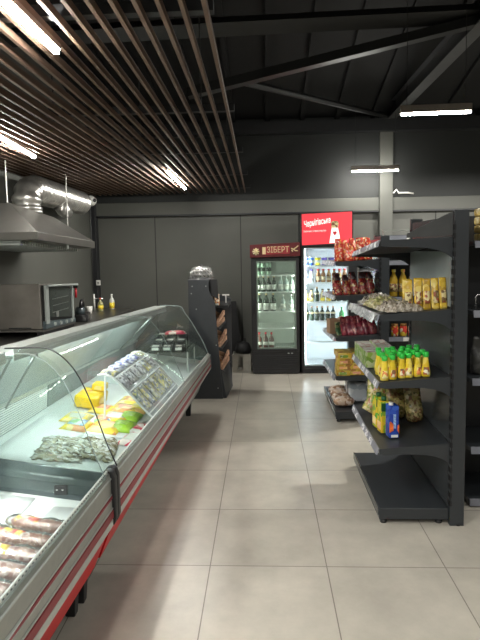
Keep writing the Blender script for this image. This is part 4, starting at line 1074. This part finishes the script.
# ------------------------------------------------------------------ shelving (gondolas)
XF, XB = .662, 1.065      # shelf front edge, back panel
def gondola(label, y0, y1, levels, uz, extras=True):
    """levels: (front height near, front height far, rear lift)"""
    t = thing('shelf_unit', label, 'shelving', (.9, (y0+y1)/2, 0))
    def part(n, bm, m, p=t, **k): return obj(n, bm, m, p, world=True, **k)
    # double sided uprights with slot rows
    for y in (y0, y1):
        u = part('upright', box(B(), XB, XB+.082, y-.018, y+.018, .0, uz), M['shelf'], bevel=.003)
        bm = B(); n = int((uz-.15)/.05)
        box(bm, XB+.002, XB+.006, y-.0184, y+.0184, .12, .12+.05*n)
        for k in range(n):
            z = .12+.05*k; box(bm, XB-.0012, XB+.010, y-.0186, y+.0186, z, z+.030)
        part('slot_row', bm, M['slot'], u)
    part('back_panel', box(B(), XB+.004, XB+.018, y0+.019, y1-.019, .01, uz-.03), M['shelf_hi'])
    part('back_panel', box(B(), XB+.056, XB+.070, y0+.019, y1-.019, .10, uz-.03), M['shelf_hi'])
    # base
    b = part('base_shelf', hexa(B(), [(XF+.0, y0, .028), (XB-.001, y0, .028), (XB-.001, y1, .028), (XF, y1, .028), (XF, y0, .098), (XB-.001, y0, .098), (XB-.001, y1, .098), (XF, y1, .098)]), M['shelf'], bevel=.004)
    part('kick_rail', box(B(), XF-.006, XF+.0, y0+.005, y1-.005, .055, .10), M['shelf_hi'], b)
    for x in (XF+.03, XB-.05):
        for y in (y0+.03, y1-.03):
            part('foot', lathe(B(), [(.02, 0), (.022, .012), (.012, .028)], (x, y, 0), 12), M['black'])
    part('foot', lathe(B(), [(.02, 0), (.022, .012)], (XB+.05, y0, -.0), 12), M['black'])
    for li, (za, zb, lift) in enumerate(levels):
        bm = B()
        hexa(bm, [(XF, y0+.004, za-.022), (XB-.001, y0+.004, za+lift-.022), (XB-.001, y1-.004, zb+lift-.022), (XF, y1-.004, zb-.022),
                  (XF, y0+.004, za), (XB-.001, y0+.004, za+lift), (XB-.001, y1-.004, zb+lift), (XF, y1-.004, zb)])
        s = part('shelf', bm, M['shelf'])
        for y, z in ((y0, za), (y1, zb)):
            w = XB-XF
            up_ = [(0, .001), (1, lift+.001)]
            low = [(0, -.030), (.08, -.036), (.35, -.042+lift*.35), (.62, -.052+lift*.6), (.78, -.066+lift*.75), (.90, -.088+lift*.9), (1, -.118+lift)]
            poly = [(XF+w*a, z+q) for a, q in up_[::-1]] + [(XF+w*a, z+q) for a, q in low]
            poly = [(min(px, XB-.001), pz) for px, pz in poly]
            part('bracket', prism(B(), poly, 'y', y-.002, y+.003), M['shelf'], s)
        # price rail on the front edge
        bm = B()
        hexa(bm, [(XF-.020, y0+.002, za-.036), (XF-.012, y0+.002, za-.036), (XF-.012, y1-.002, zb-.036), (XF-.020, y1-.002, zb-.036),
                  (XF-.008, y0+.002, za+.004), (XF, y0+.002, za+.004), (XF, y1-.002, zb+.004), (XF-.008, y1-.002, zb+.004)])
        r = part('price_rail', bm, M['rail'], s, bevel=.002)
        if extras:
            n = 7
            for k in range(n):
                a = (k+.25)/n; c_ = a+.5/n*1.1
                ya, yb = lerp(y0, y1, a), lerp(y0, y1, c_); z1_, z2_ = lerp(za, zb, a), lerp(za, zb, c_)
                if (k+li) % 4 == 3: continue
                bm = B()
                hexa(bm, [(XF-.0215, ya, z1_-.032), (XF-.0195, ya, z1_-.032), (XF-.0195, yb, z2_-.032), (XF-.0215, yb, z2_-.032),
                          (XF-.0115, ya, z1_+.001), (XF-.0095, ya, z1_+.001), (XF-.0095, yb, z2_+.001), (XF-.0115, yb, z2_+.001)])
                part('price_tag', bm, M['tag'], s)
    return t, part
Y0, Y1 = 3.035, 3.90
NL = [(1.667, 1.60, .012), (1.243, 1.222, .028), (.850, .850, .032), (.455, .462, .032)]
ng, ngp = gondola('dark grey shelf unit, the nearer one, with yellow capped pouches', Y0, Y1, NL, 1.83)
# sloping top gusset plate above the top shelf
ngp('top_gusset', prism(B(), [(.805, 1.68), (XB-.001, 1.69), (XB-.001, 1.825), (.81, 1.705)], 'y', Y0-.002, Y0+.003), M['steel_mid'])
ngp('glare_panel', box(B(), XB-.006, XB+.003, Y0+.022, Y1-.022, 1.285, 1.60), M['glarepan'])  # added sheet: its paler colour stands in for light in the upper bay
FL = [(1.505, 1.50, .02), (1.190, 1.16, .02), (.805, .76, .02), (.435, .40, .02)]
fg, fgp = gondola('dark grey shelf unit, the farther one, with red nut bags', 4.90, 5.86, FL, 1.74)

def lev(L, y, y0, y1, x):
    za, zb, lift = L; f = (y-y0)/(y1-y0)
    return lerp(za, zb, f) + lift*(x-XF)/(XB-XF) + .002
def nz(i, x, y): return lev(NL[i], y, Y0, Y1, x)
def fz(i, x, y): return lev(FL[i], y, 4.90, 5.86, x)

# end unit beside the far gondola, facing the camera; and unit right of the near upright
def facing_unit(label, x0, x1, y0, y1, zs, top, post=True):
    t = thing('shelf_unit', label, 'shelving', ((x0+x1)/2, (y0+y1)/2, 0))
    def part(n, bm, m, p=t, **k): return obj(n, bm, m, p, world=True, **k)
    part('back_panel', box(B(), x0, x1, y1-.015, y1, .02, top), M['steel_black'])
    part('base_shelf', box(B(), x0, x1, y0, y1-.015, .02, zs[0]), M['shelf'], bevel=.003)
    for x in (x0+.02, x1-.02): part('upright', box(B(), x-.02, x+.02, y1, y1+.05, .0, top), M['shelf'])
    for z in zs[1:]:
        s = part('shelf', box(B(), x0, x1, y0, y1-.015, z-.022, z), M['shelf'])
        r = part('price_rail', hexa(B(), [(x0+.005, y0-.016, z-.038), (x1, y0-.016, z-.038), (x1, y0-.008, z-.038), (x0+.005, y0-.008, z-.038), (x0+.005, y0-.006, z+.004), (x1, y0-.006, z+.004), (x1, y0, z+.004), (x0+.005, y0, z+.004)]), M['rail'], s)
        for x in (x0, x1-.004): part('bracket', prism(B(), [(y0+.01, z-.023), (y1-.015, z-.023), (y1-.015, z-.10), (y1-.15, z-.05)], 'x', x, x+.003), M['shelf'], s)
    r = part('price_rail', box(B(), x0+.005, x1, y0-.008, y0-.0005, zs[0]-.045, zs[0]), M['rail'])
    return t, part
eu, eup = facing_unit('dark shelf unit with oil bottles facing the camera behind the near shelves', 1.155, 1.95, 5.22, 5.56, [.12, .75, 1.145, 1.50, 1.745], 1.76)
ru, rup = facing_unit('dark shelf unit at the right edge with a black printed bag', 1.262, 2.05, 3.25, 3.66, [.055, .385, .815, 1.235, 1.655], 1.83)
for k, z in enumerate((1.745,)):
    tagp = obj('price_tag', box(B(), 1.385, 1.43, 5.201, 5.2035, z-.036, z+.002), M['white'], eu, world=True)
obj('price_tag', box(B(), 1.36, 1.43, 5.201, 5.2035, .714, .752), M['white'], eu, world=True)
# top glass/steel rail line above end unit
eup('top_rail', box(B(), 1.155, 1.95, 5.21, 5.235, 1.792, 1.80), M['alu'])
bm = B()
for x in (1.165, 1.94): box(bm, x-.005, x+.005, 5.215, 5.23, 1.745, 1.792)
eup('rail_post', bm, M['alu'])

# ------------------------------------------------------------------ goods on shelves
# oil bottles and jars on the end unit
o0 = None
for k, x in enumerate((1.198, 1.29, 1.382, 1.474)):
    lb = f'golden oil bottle with a cream label, {ORD[k]} from the left on the end shelves'
    if o0 is None:
        o0 = thing('oil_bottle', lb, 'bottle', (x, 5.32, 1.1455), 0, 'oil bottles')
        obj('body', lathe(B(), [(.036, 0), (.040, .01), (.040, .09), (.037, .10), (.040, .11), (.040, .165), (.03, .20), (.017, .225), (.017, .255)], n=16), M['oil'], o0, smooth=True)
        obj('cap', lathe(B(), [(.02, .245), (.02, .268), (.016, .27)], n=14), M['ypack'], o0, smooth=True)
        obj('label', lathe(B(), [(.041, .05), (.041, .13)], n=16), M['cream'], o0, smooth=True)
    else: dup(o0, (x, 5.32, 1.1455), None, lb)
j0 = None
for k, x in enumerate((1.30, 1.385, 1.47)):
    lb = f'small jar with a red and yellow label, {ORD[k]} from the left on the end shelves'
    if j0 is None:
        j0 = thing('jar', lb, 'jar', (x, 5.30, .7505), 0, 'jars')
        obj('body', lathe(B(), [(.033, 0), (.036, .01), (.036, .09), (.03, .105)], n=16), M['label_ry'], j0, smooth=True)
        obj('lid', lathe(B(), [(.033, .102), (.033, .122), (.03, .124)], n=16), M['amber'], j0, smooth=True)
    else: dup(j0, (x, 5.30, .7505), None, lb)

def bag(name, label, cat, c, w, h, d, m, rotz=0, group=None, top=None, lean=0., seed=0, labm=None, pinch=1.1):
    t = thing(name, label, cat, c, rotz, group)
    obj('bag', pillow(B(), w, h, d, seed=seed, lean=lean, pinch=pinch), m, t, smooth=True)
    if top:
        bm = B(); pillow(bm, w*.80, h*.3, d*.9, z0=h*.72, lean=lean*.3, seed=seed, pinch=pinch)
        bmesh.ops.translate(bm, vec=(0, lean*.72, 0), verts=bm.verts); obj('bag_top', bm, top, t, smooth=True)
    if labm:
        bm = B(); rows = []
        for i in range(5):
            rows.append([(lerp(-w*.33, w*.33, j/4), -d*.5-.004+.35*d*abs(j/2-1)**2*.3+lean*lerp(.2, .6, i/4), h*lerp(.2, .6, i/4)) for j in range(5)])
        loft(bm, rows, closed=False); o = obj('label', bm, labm, t, smooth=True)
        md = o.modifiers.new('s', 'SOLIDIFY'); md.thickness = .002
    return t

# far gondola, top shelf: red-orange bags
for k in range(5):
    x = .722+.068*k
    bag('nut_bag', f'red orange bag, {ORD[k]} from the aisle in the front line of the top far shelf', 'bag', (x, 5.06, fz(0, x, 5.06)), .070, .205+random.uniform(-.012, .008), .07, M['nutA'], .5+random.uniform(-.35, .35), 'red orange bags', None, .02, k)
    bag('nut_bag', f'red orange bag, {ORD[k]} from the aisle in the rear line of the top far shelf', 'bag', (x, 5.17, fz(0, x, 5.17)), .072, .205+random.uniform(-.012, .012), .07, M['nutA'], .2+random.uniform(-.35, .35), 'red orange bags', None, .02, k+9)
bag('nut_bag', 'short red bag standing in front of the red orange row', 'bag', (.80, 4.965, fz(0, .80, 4.965)), .075, .10, .05, M['nutA'], .3, 'red orange bags', None, .02, 22)
# second shelf: dark-topped bags
for k in range(5):
    x = .712+.076*k
    bag('nut_bag', f'dark topped red nut bag on the second far shelf, {ORD[k]} from the aisle', 'bag', (x, 5.05, fz(1, x, 5.05)), .078, .195+random.uniform(-.012, .012), .075, M['nutB'], .45+random.uniform(-.3, .3), 'dark topped nut bags', M['dkcap'], .035, k+30)
    if k % 2 == 0: bag('nut_bag', f'dark topped nut bag in the rear line, {ORD[k//2]} from the aisle', 'bag', (x, 5.19, fz(1, x, 5.19)), .085, .205, .06, M['nutB'], .15, 'dark topped nut bags', M['dkcap'], .03, k+40)
crumple('thin_bag', 'crumpled white thin bag lying on top of the dark nut bags', 'bag', (.985, 5.11, fz(1, .98, 5.1)+.207), .14, .11, .035, M['whitebag'], 7.7)
# third shelf: cardboard box, green pack, wine red bags
t = thing('cardboard_box', 'open brown cardboard box at the front of the third far shelf', 'box', (.695, 5.30, fz(2, .695, 5.30)), .12)
bm = B(); box(bm, -.055, .055, -.07, -.066, 0, .14); box(bm, -.055, .055, .066, .07, 0, .14); box(bm, -.055, -.051, -.066, .066, 0, .14); box(bm, .051, .055, -.066, .066, 0, .14); box(bm, -.051, .051, -.066, .066, 0, .004)
obj('walls', bm, M['kraft'], t)
bm = B(); hexa(bm, [(.055, -.07, .138), (.055, .07, .138), (.10, .07, .16), (.10, -.07, .16), (.055, -.07, .141), (.055, .07, .141), (.10, .07, .163), (.10, -.07, .163)]); obj('flap', bm, M['kraft'], t)
bag('green_pack', 'dark green pack leaning between the cardboard box and wine red bags', 'bag', (.73, 5.08, fz(2, .73, 5.08)), .08, .12, .05, mottle('dark_green_pack', [(.02, .07, .03), (.03, .1, .04), (.3, .3, .15)], 40, .3), .5, None, None, .05, 3)
for k in range(6):
    x = .775+.052*k
    bag('wine_red_bag', f'wine red bag leaning on the third far shelf, {ORD[k]} from the aisle', 'bag', (x, 5.03, fz(2, x, 5.03)), .09, .185+random.uniform(-.012, .012), .06, M['nutC'], .55+random.uniform(-.15, .15), 'wine red bags', None, .05, k+50)
# fourth shelf: mustard boxes
for row_ in range(2):
    for col in range(2):
        for lay in range(4):
            if row_ and lay < 3: continue
            x = .735+.132*col+.004*lay; y = 4.985+.14*row_
            z = fz(3, x, y+.06)+.004+.054*lay
            t = thing('mustard_box', f'mustard box, {["lowest", "second", "third", "top"][lay]} layer of the {["aisle side", "inner"][col]} stack, {"front" if row_ == 0 else "rear"} line', 'box', (x, y, z), random.uniform(-.04, .04), 'mustard yellow boxes')
            obj('box', box(B(), -.064, .064, -.065, .065, 0, .0525), M['ybox'], t, bevel=.002)
            bm = B(); box(bm, -.045, .03, -.0662, -.0652, .010, .034); obj('print', bm, M['opack'] if (col+lay) % 3 else M['gbox'], t)
# base shelf: biscuit bags
for k in range(4):
    y = 5.10+.15*k
    t = thing('biscuit_bag', f'clear bag of brown biscuits on the far base shelf, {ORD[k]} from the camera', 'bag', (.765, y, .099), .1+.15*k, 'biscuit bags')
    bm = B(); n = 10; rings = []
    for i in range(n+1):
        u = i/n*2-1; r_ = (1-abs(u)**3)
        rings.append([(u*.105+.0, .062*(r_**.5*.9+.1)*math.cos(a*PI/8), max(.0, .045+(.045*(r_**.5)+.003)*math.sin(a*PI/8)+.004*noise.noise(Vector((u*5, a, k))))) for a in range(16)])
    loft(bm, rings); obj('bag', bm, M['bread'], t, smooth=True)
    bm = B(); box(bm, .102, .12, -.03, .03, .042, .046); obj('seal', bm, M['film2'], t)
t = thing('wrapped_bundle', 'pale grey wrapped bundle behind the biscuit bags on the far base shelf', 'bundle', (.93, 5.35, .099))
obj('bundle', box(B(), -.10, .10, -.13, .13, 0, .19), M['pale'], t, bevel=.03, seg=3)
bm = B(); box(bm, -.102, .102, -.01, .01, .05, .192); obj('tape', bm, M['whitebag'], t)

# near gondola, shelf 1: golden pouches, flat seed bags
def stand_pouch(label, c, w, h, d, m, lab, rotz, group, seed):
    return bag('golden_pouch', label, 'pouch', c, w, h, d, m, rotz, group, None, .025, seed, lab, .1)
spots = [(.850, 3.15), (.905, 3.13), (.952, 3.12), (.998, 3.11), (1.04, 3.10)]
for k, (x, y) in enumerate(spots):
    stand_pouch(f'golden yellow standing pouch, {ORD[k]} from the left in the front group', (x, y, nz(1, x, y)), .045 if k else .058, .18, .026, M['gold'], M['cream'], .1+random.uniform(-.2, .2), 'golden pouches', 60+k)
for k, (x, y) in enumerate([(.875, 3.25), (.95, 3.27)]):
    stand_pouch(f'golden yellow pouch half hidden in the rear group, {ORD[k]} from the left', (x, y, nz(1, x, y)), .06, .18, .04, M['gold'], M['cream'], .1, 'golden pouches', 70+k)
def lying_bag(label, c, sx, sy, h, m, rotz, seed, group):
    crumple('seed_bag', label, 'bag', c, sx, sy, h, m, seed, rotz, group)
lying_bag('mixed seed bag lying nearest on the upper shelf, beside the golden pouches', (.80, 3.17, nz(1, .86, 3.17)), .24, .19, .065, M['seeds'], .2, 2.2, 'lying seed bags')
lying_bag('greenish seed bag lying behind the mixed seed bag', (.775, 3.45, nz(1, .82, 3.45)), .2, .26, .07, M['seedsG'], .15, 3.9, 'lying seed bags')
lying_bag('reddish grain bag lying at the far end of the upper shelf', (.80, 3.72, nz(1, .86, 3.72)), .22, .2, .075, M['seeds'], .1, 6.1, 'lying seed bags')
# clear crinkled strip hung on the front edge
bm = B(); rows = []
for i in range(19):
    y = lerp(3.05, 3.93, i/18); zb = lerp(1.243, 1.222, i/18)
    rows.append([(XF-.024-.006*math.sin(i*1.9)-.02*f*f, y, zb+.008-.052*f*(1+.25*noise.noise(Vector((i*.9, f, 2))))) for f in (0, .3, .6, 1)])
loft(bm, rows, closed=False)
M['strip'] = mottle('silvery_clear_strip', [(.45, .46, .47), (.6, .61, .63), (.35, .36, .37), (.7, .71, .73)], 40, .2, bump=.6)
o = obj('clear_strip', bm, M['strip'], smooth=True); md = o.modifiers.new('s', 'SOLIDIFY'); md.thickness = .0015
tag(o, 'crinkled silvery plastic strip hanging on the edge of the upper near shelf', 'plastic strip')

# shelf 2: yellow pouches with green caps, green cartons
yp = None
for r_ in range(4):
    for k in range(6 if r_ else 6):
        x = .702+.046*k + (.012 if r_ % 2 else 0) + random.uniform(-.010, .010); y = 3.09+.072*r_+random.uniform(-.014, .014)
        if x > 1.0: continue
        z = nz(2, x, y)
        lb = f'yellow green-capped pouch, {ORD[k]} from the aisle in the {["front", "second", "third", "rear"][r_]} line'
        if yp is None:
            yp = thing('sauce_pouch', lb, 'pouch', (x, y, z), 0, 'yellow pouches with green caps')
            bm = B(); rings = []
            for i in range(13):
                f = i/12; w = lerp(.026, .013, max(0, f-.25)/.75) if f > .25 else .026; th = lerp(.021, .010, f)
                if f == 0: w, th = .023, .018
                rings.append([(w*math.copysign(abs(math.cos(a*PI/8))**.8, math.cos(a*PI/8)), th*math.sin(a*PI/8), .115*f) for a in range(16)])
            loft(bm, rings); obj('pouch', bm, M['yel'], yp, smooth=True)
            obj('cap', lathe(B(), [(.012, .115), (.017, .118), (.0175, .142), (.015, .146)], n=14), M['gcap'], yp, smooth=True)
            bm = B(); rows = []
            for i in range(5):
                f = i/4; ring = []
                for a in range(6):
                    an = lerp(-2.35, -.8, a/5); w = lerp(.0265, .021, f); th = lerp(.0205, .0165, f)
                    ring.append((w*math.cos(an), th*math.sin(an)-.0008, lerp(.015, .058, f)))
                rows.append(ring)
            loft(bm, rows, closed=False); o = obj('picture', bm, M['yel_lab'], yp, smooth=True); md = o.modifiers.new('s', 'SOLIDIFY'); md.thickness = .001
            yp.rotation_euler[2] = .1
        else: dup(yp, (x, y, z), random.uniform(-.35, .5), lb)
gb = None
for k in range(7):
    for c_ in range(2):
        x = .702+.105*c_; y = 3.42+.062*k; z = nz(2, x, y)+.003
        lb = f'green printed carton, {ORD[k]} from the camera in the {"aisle" if c_ == 0 else "inner"} row behind the pouches'
        if gb is None:
            gb = thing('green_carton', lb, 'carton', (x, y, z), .03, 'green cartons')
            obj('carton', box(B(), -.05, .05, -.028, .028, 0, .100), M['gbox'], gb, bevel=.002)
            bm = B(); box(bm, -.049, .049, -.027, .027, .1002, .1015); obj('carton_top', bm, M['greytop'], gb)
        else: dup(gb, (x, y, z), .03+random.uniform(-.03, .03), lb)

# shelf 3: cartons and snack bags
t = thing('juice_carton', 'blue juice carton with a white cap at the front of the third shelf', 'carton', (.775, 3.205, nz(3, .775, 3.205)+.004), .12)
obj('carton', box(B(), -.030, .030, -.036, .036, 0, .20), M['juiceB'], t, bevel=.005)
obj('cap', lathe(B(), [(.014, .20), (.014, .216), (.012, .217)], (-.012, -.01, 0), 14), M['white'], t, smooth=True)
bm = B(); prism(bm, [(-.030, .035), (-.005, .05), (-.004, .085), (-.022, .105), (-.030, .10)], 'y', -.0375, -.0362); prism(bm, [(.030, .03), (.018, .05), (.02, .08), (.030, .085)], 'y', -.0375, -.0362)
obj('fruit_print', bm, M['fruit'], t)
bm = B(); box(bm, -.006, .01, -.0375, -.0362, .06, .15); obj('lettering_panel', bm, mat('pale_blue_print', (.25, .4, .75), .3, var=.5, scale=120), t)
bm = B(); box(bm, -.02, .022, -.0375, -.0362, .006, .022); obj('bottom_print', bm, M['label_w'], t)
for k, (x, y) in enumerate(((.745, 3.30), (.735, 3.40))):
    t = thing('juice_carton', f'yellow green juice carton, {["first", "second"][k]} behind the blue carton', 'carton', (x, y, nz(3, x, y)+.004), .15, 'yellow green cartons')
    obj('carton', box(B(), -.030, .030, -.036, .036, 0, .20), M['juiceY'], t, bevel=.005)
    obj('cap', lathe(B(), [(.017, .20), (.017, .222), (.014, .224)], n=14), M['dkgreen'], t, smooth=True)
    bm = B(); prism(bm, [(-.03, .14), (.03, .14), (.03, .19), (-.03, .19)], 'y', -.0375, -.0362); obj('top_print', bm, M['dkgreen'], t)
    bm = B(); box(bm, -.0312, -.0302, -.03, .03, .02, .07); obj('fruit_print', bm, M['fruit'] if 0 else M['opack'], t)
def slump(label, c, w, h, d, m, rotz, tilt, seed, group):
    t = thing('snack_bag', label, 'bag', c, rotz, group)
    bm = B(); pillow(bm, w, h, d, seed=seed, wob=.012, base=.9)
    bm.transform(Matrix.Rotation(tilt, 4, 'Y'))
    lo = min(v.co.z for v in bm.verts); bm.transform(Matrix.Translation((0, 0, -lo)))
    obj('bag', bm, m, t, smooth=True)
    bm = B(); box(bm, -w*.45, w*.45, -.003, .003, h*.97, h*1.03); bm.transform(Matrix.Rotation(tilt, 4, 'Y')); bm.transform(Matrix.Translation((0, 0, -lo))); obj('seal', bm, m, t)
slump('pale green yellow snack bag leaning at the aisle edge of the third shelf', (.72, 3.56, nz(3, .74, 3.56)), .15, .21, .09, M['pasta'], .25, .55, 80, 'snack bags')
slump('olive snack bag standing behind the juice cartons', (.875, 3.56, nz(3, .90, 3.56)), .14, .235, .11, M['pasta2'], .1, .06, 81, 'snack bags')
slump('olive snack bag at the right end of the third shelf', (.985, 3.46, nz(3, 1.0, 3.46)), .11, .235, .10, M['pasta2'], .0, -.12, 82, 'snack bags')
slump('yellow brown snack bag at the back of the third shelf', (.80, 3.72, nz(3, .83, 3.72)), .17, .25, .1, M['pasta'], .0, .05, 83, 'snack bags')

# right unit goods
for k in range(4):
    t = thing('gold_pack', f'gold yellow pack stacked at the upper right edge, {["lowest", "second", "third", "topmost"][k]} of the stack', 'food pack', (1.40, 3.36, 1.6555+.052*k), 0, 'gold packs')
    obj('pack', box(B(), -.068, .075, -.08, .08, 0, .050), M['goldcrate'], t, bevel=.012, seg=2)
    bm = B(); box(bm, -.04, .05, -.0815, -.0802, .012, .036); obj('band', bm, M['label_t'], t)
bag('small_gold_bag', 'small gold and black bag on the shelf beside the gold pack stack', 'bag', (1.30, 3.42, 1.79), .05, .05, .03, M['cream'], 0, None)
bpy.data.objects['small_gold_bag'].location = (1.302, 3.50, 1.6555); bpy.data.objects['small_gold_bag'].scale = (1, 1, 3.3)
t = bag('printed_bag', 'black printed bag with white lettering at the right edge', 'bag', (1.395, 3.40, .8155), .16, .24, .09, M['darkbag'], 0, None)
text('lettering', 'C', .06, Vector((1.385, 3.342, .99)), FACE_CAM, M['white'], t)
t = thing('wire_stand', 'small wire holder on the shelf at the right edge', 'wire holder', (1.36, 3.35, 1.2355))
bm = B(); tube(bm, [(-.04, 0, 0), (-.04, 0, .075), (-.03, 0, .09), (.04, 0, .09), (.05, 0, .075), (.05, 0, 0)], .004, 8); obj('loop', bm, M['chrome'], t, smooth=True)
bm = B(); box(bm, -.06, .07, -.03, .03, 0, .004); obj('foot_plate', bm, M['black'], t)
# pale pipe loop on the wall by the suspended lamp
bm = B(); tube(bm, [(1.80, 7.47, 2.38), (1.84, 7.46, 2.43), (1.87, 7.46, 2.385), (2.0, 7.47, 2.385), (2.08, 7.49, 2.375)], .012, 8)
tag(obj('conduit_pipe', bm, M['white'], smooth=True), 'short pale conduit on the wall beam beside the pillar', 'pipe')

# ------------------------------------------------------------------ light, world, camera
w = bpy.data.worlds.new('World'); S.world = w; w.use_nodes = True
w.node_tree.nodes['Background'].inputs['Color'].default_value = (.8, .85, .9, 1); w.node_tree.nodes['Background'].inputs['Strength'].default_value = .05
def area(name, loc, sx, sy, power, col=(1, .975, .91), rot=(0, 0, 0)):
    l = bpy.data.lights.new(name, 'AREA'); l.shape = 'RECTANGLE'; l.size = sx; l.size_y = sy; l.energy = power; l.color = col
    o = bpy.data.objects.new(name, l); COL.objects.link(o); o.location = loc; o.rotation_euler = rot
    return o
# unseen lamps out of view, behind and beside the camera
for x, y, p in ((1.36, 1.4, 10), (1.36, -1.2, 12), (2.9, 2.8, 20), (2.9, 5.6, 110), (2.9, 0, 12)): area('unseen_lamp', (x, y, 2.66), .6, .06, p)  # right-hand row added to brighten the far floor and back wall
for x, y, p in ((-1.30, .75, 52), (-1.385, -.9, 42), (-.80, -1.5, 18)): area('unseen_lamp', (x, y, 2.38), .05, 1.2, p)

F = 529.; YAW = rad(2.6); PT = rad(4.8); RL = rad(1.0)
f = Vector((-math.sin(YAW)*math.cos(PT), math.cos(YAW)*math.cos(PT), -math.sin(PT)))
r0 = Vector((math.cos(YAW), math.sin(YAW), 0)); u0 = r0.cross(f)
r = r0*math.cos(RL) - u0*math.sin(RL); u = u0*math.cos(RL) + r0*math.sin(RL)
cam = bpy.data.cameras.new('Camera'); co = bpy.data.objects.new('Camera', cam); COL.objects.link(co)
mw = Matrix((( r.x, u.x, -f.x, 0), (r.y, u.y, -f.y, 0), (r.z, u.z, -f.z, 1.62), (0, 0, 0, 1)))
co.matrix_world = mw
cam.sensor_fit = 'VERTICAL'; cam.sensor_height = 36; cam.lens = F/640*36; cam.shift_y = (295.84-320)/640; cam.clip_start = .02
S.camera = co
S.view_settings.view_transform = 'Standard'; S.view_settings.look = 'None'; S.view_settings.gamma = 1; S.view_settings.use_curve_mapping = False
S.view_settings.exposure = 0.55
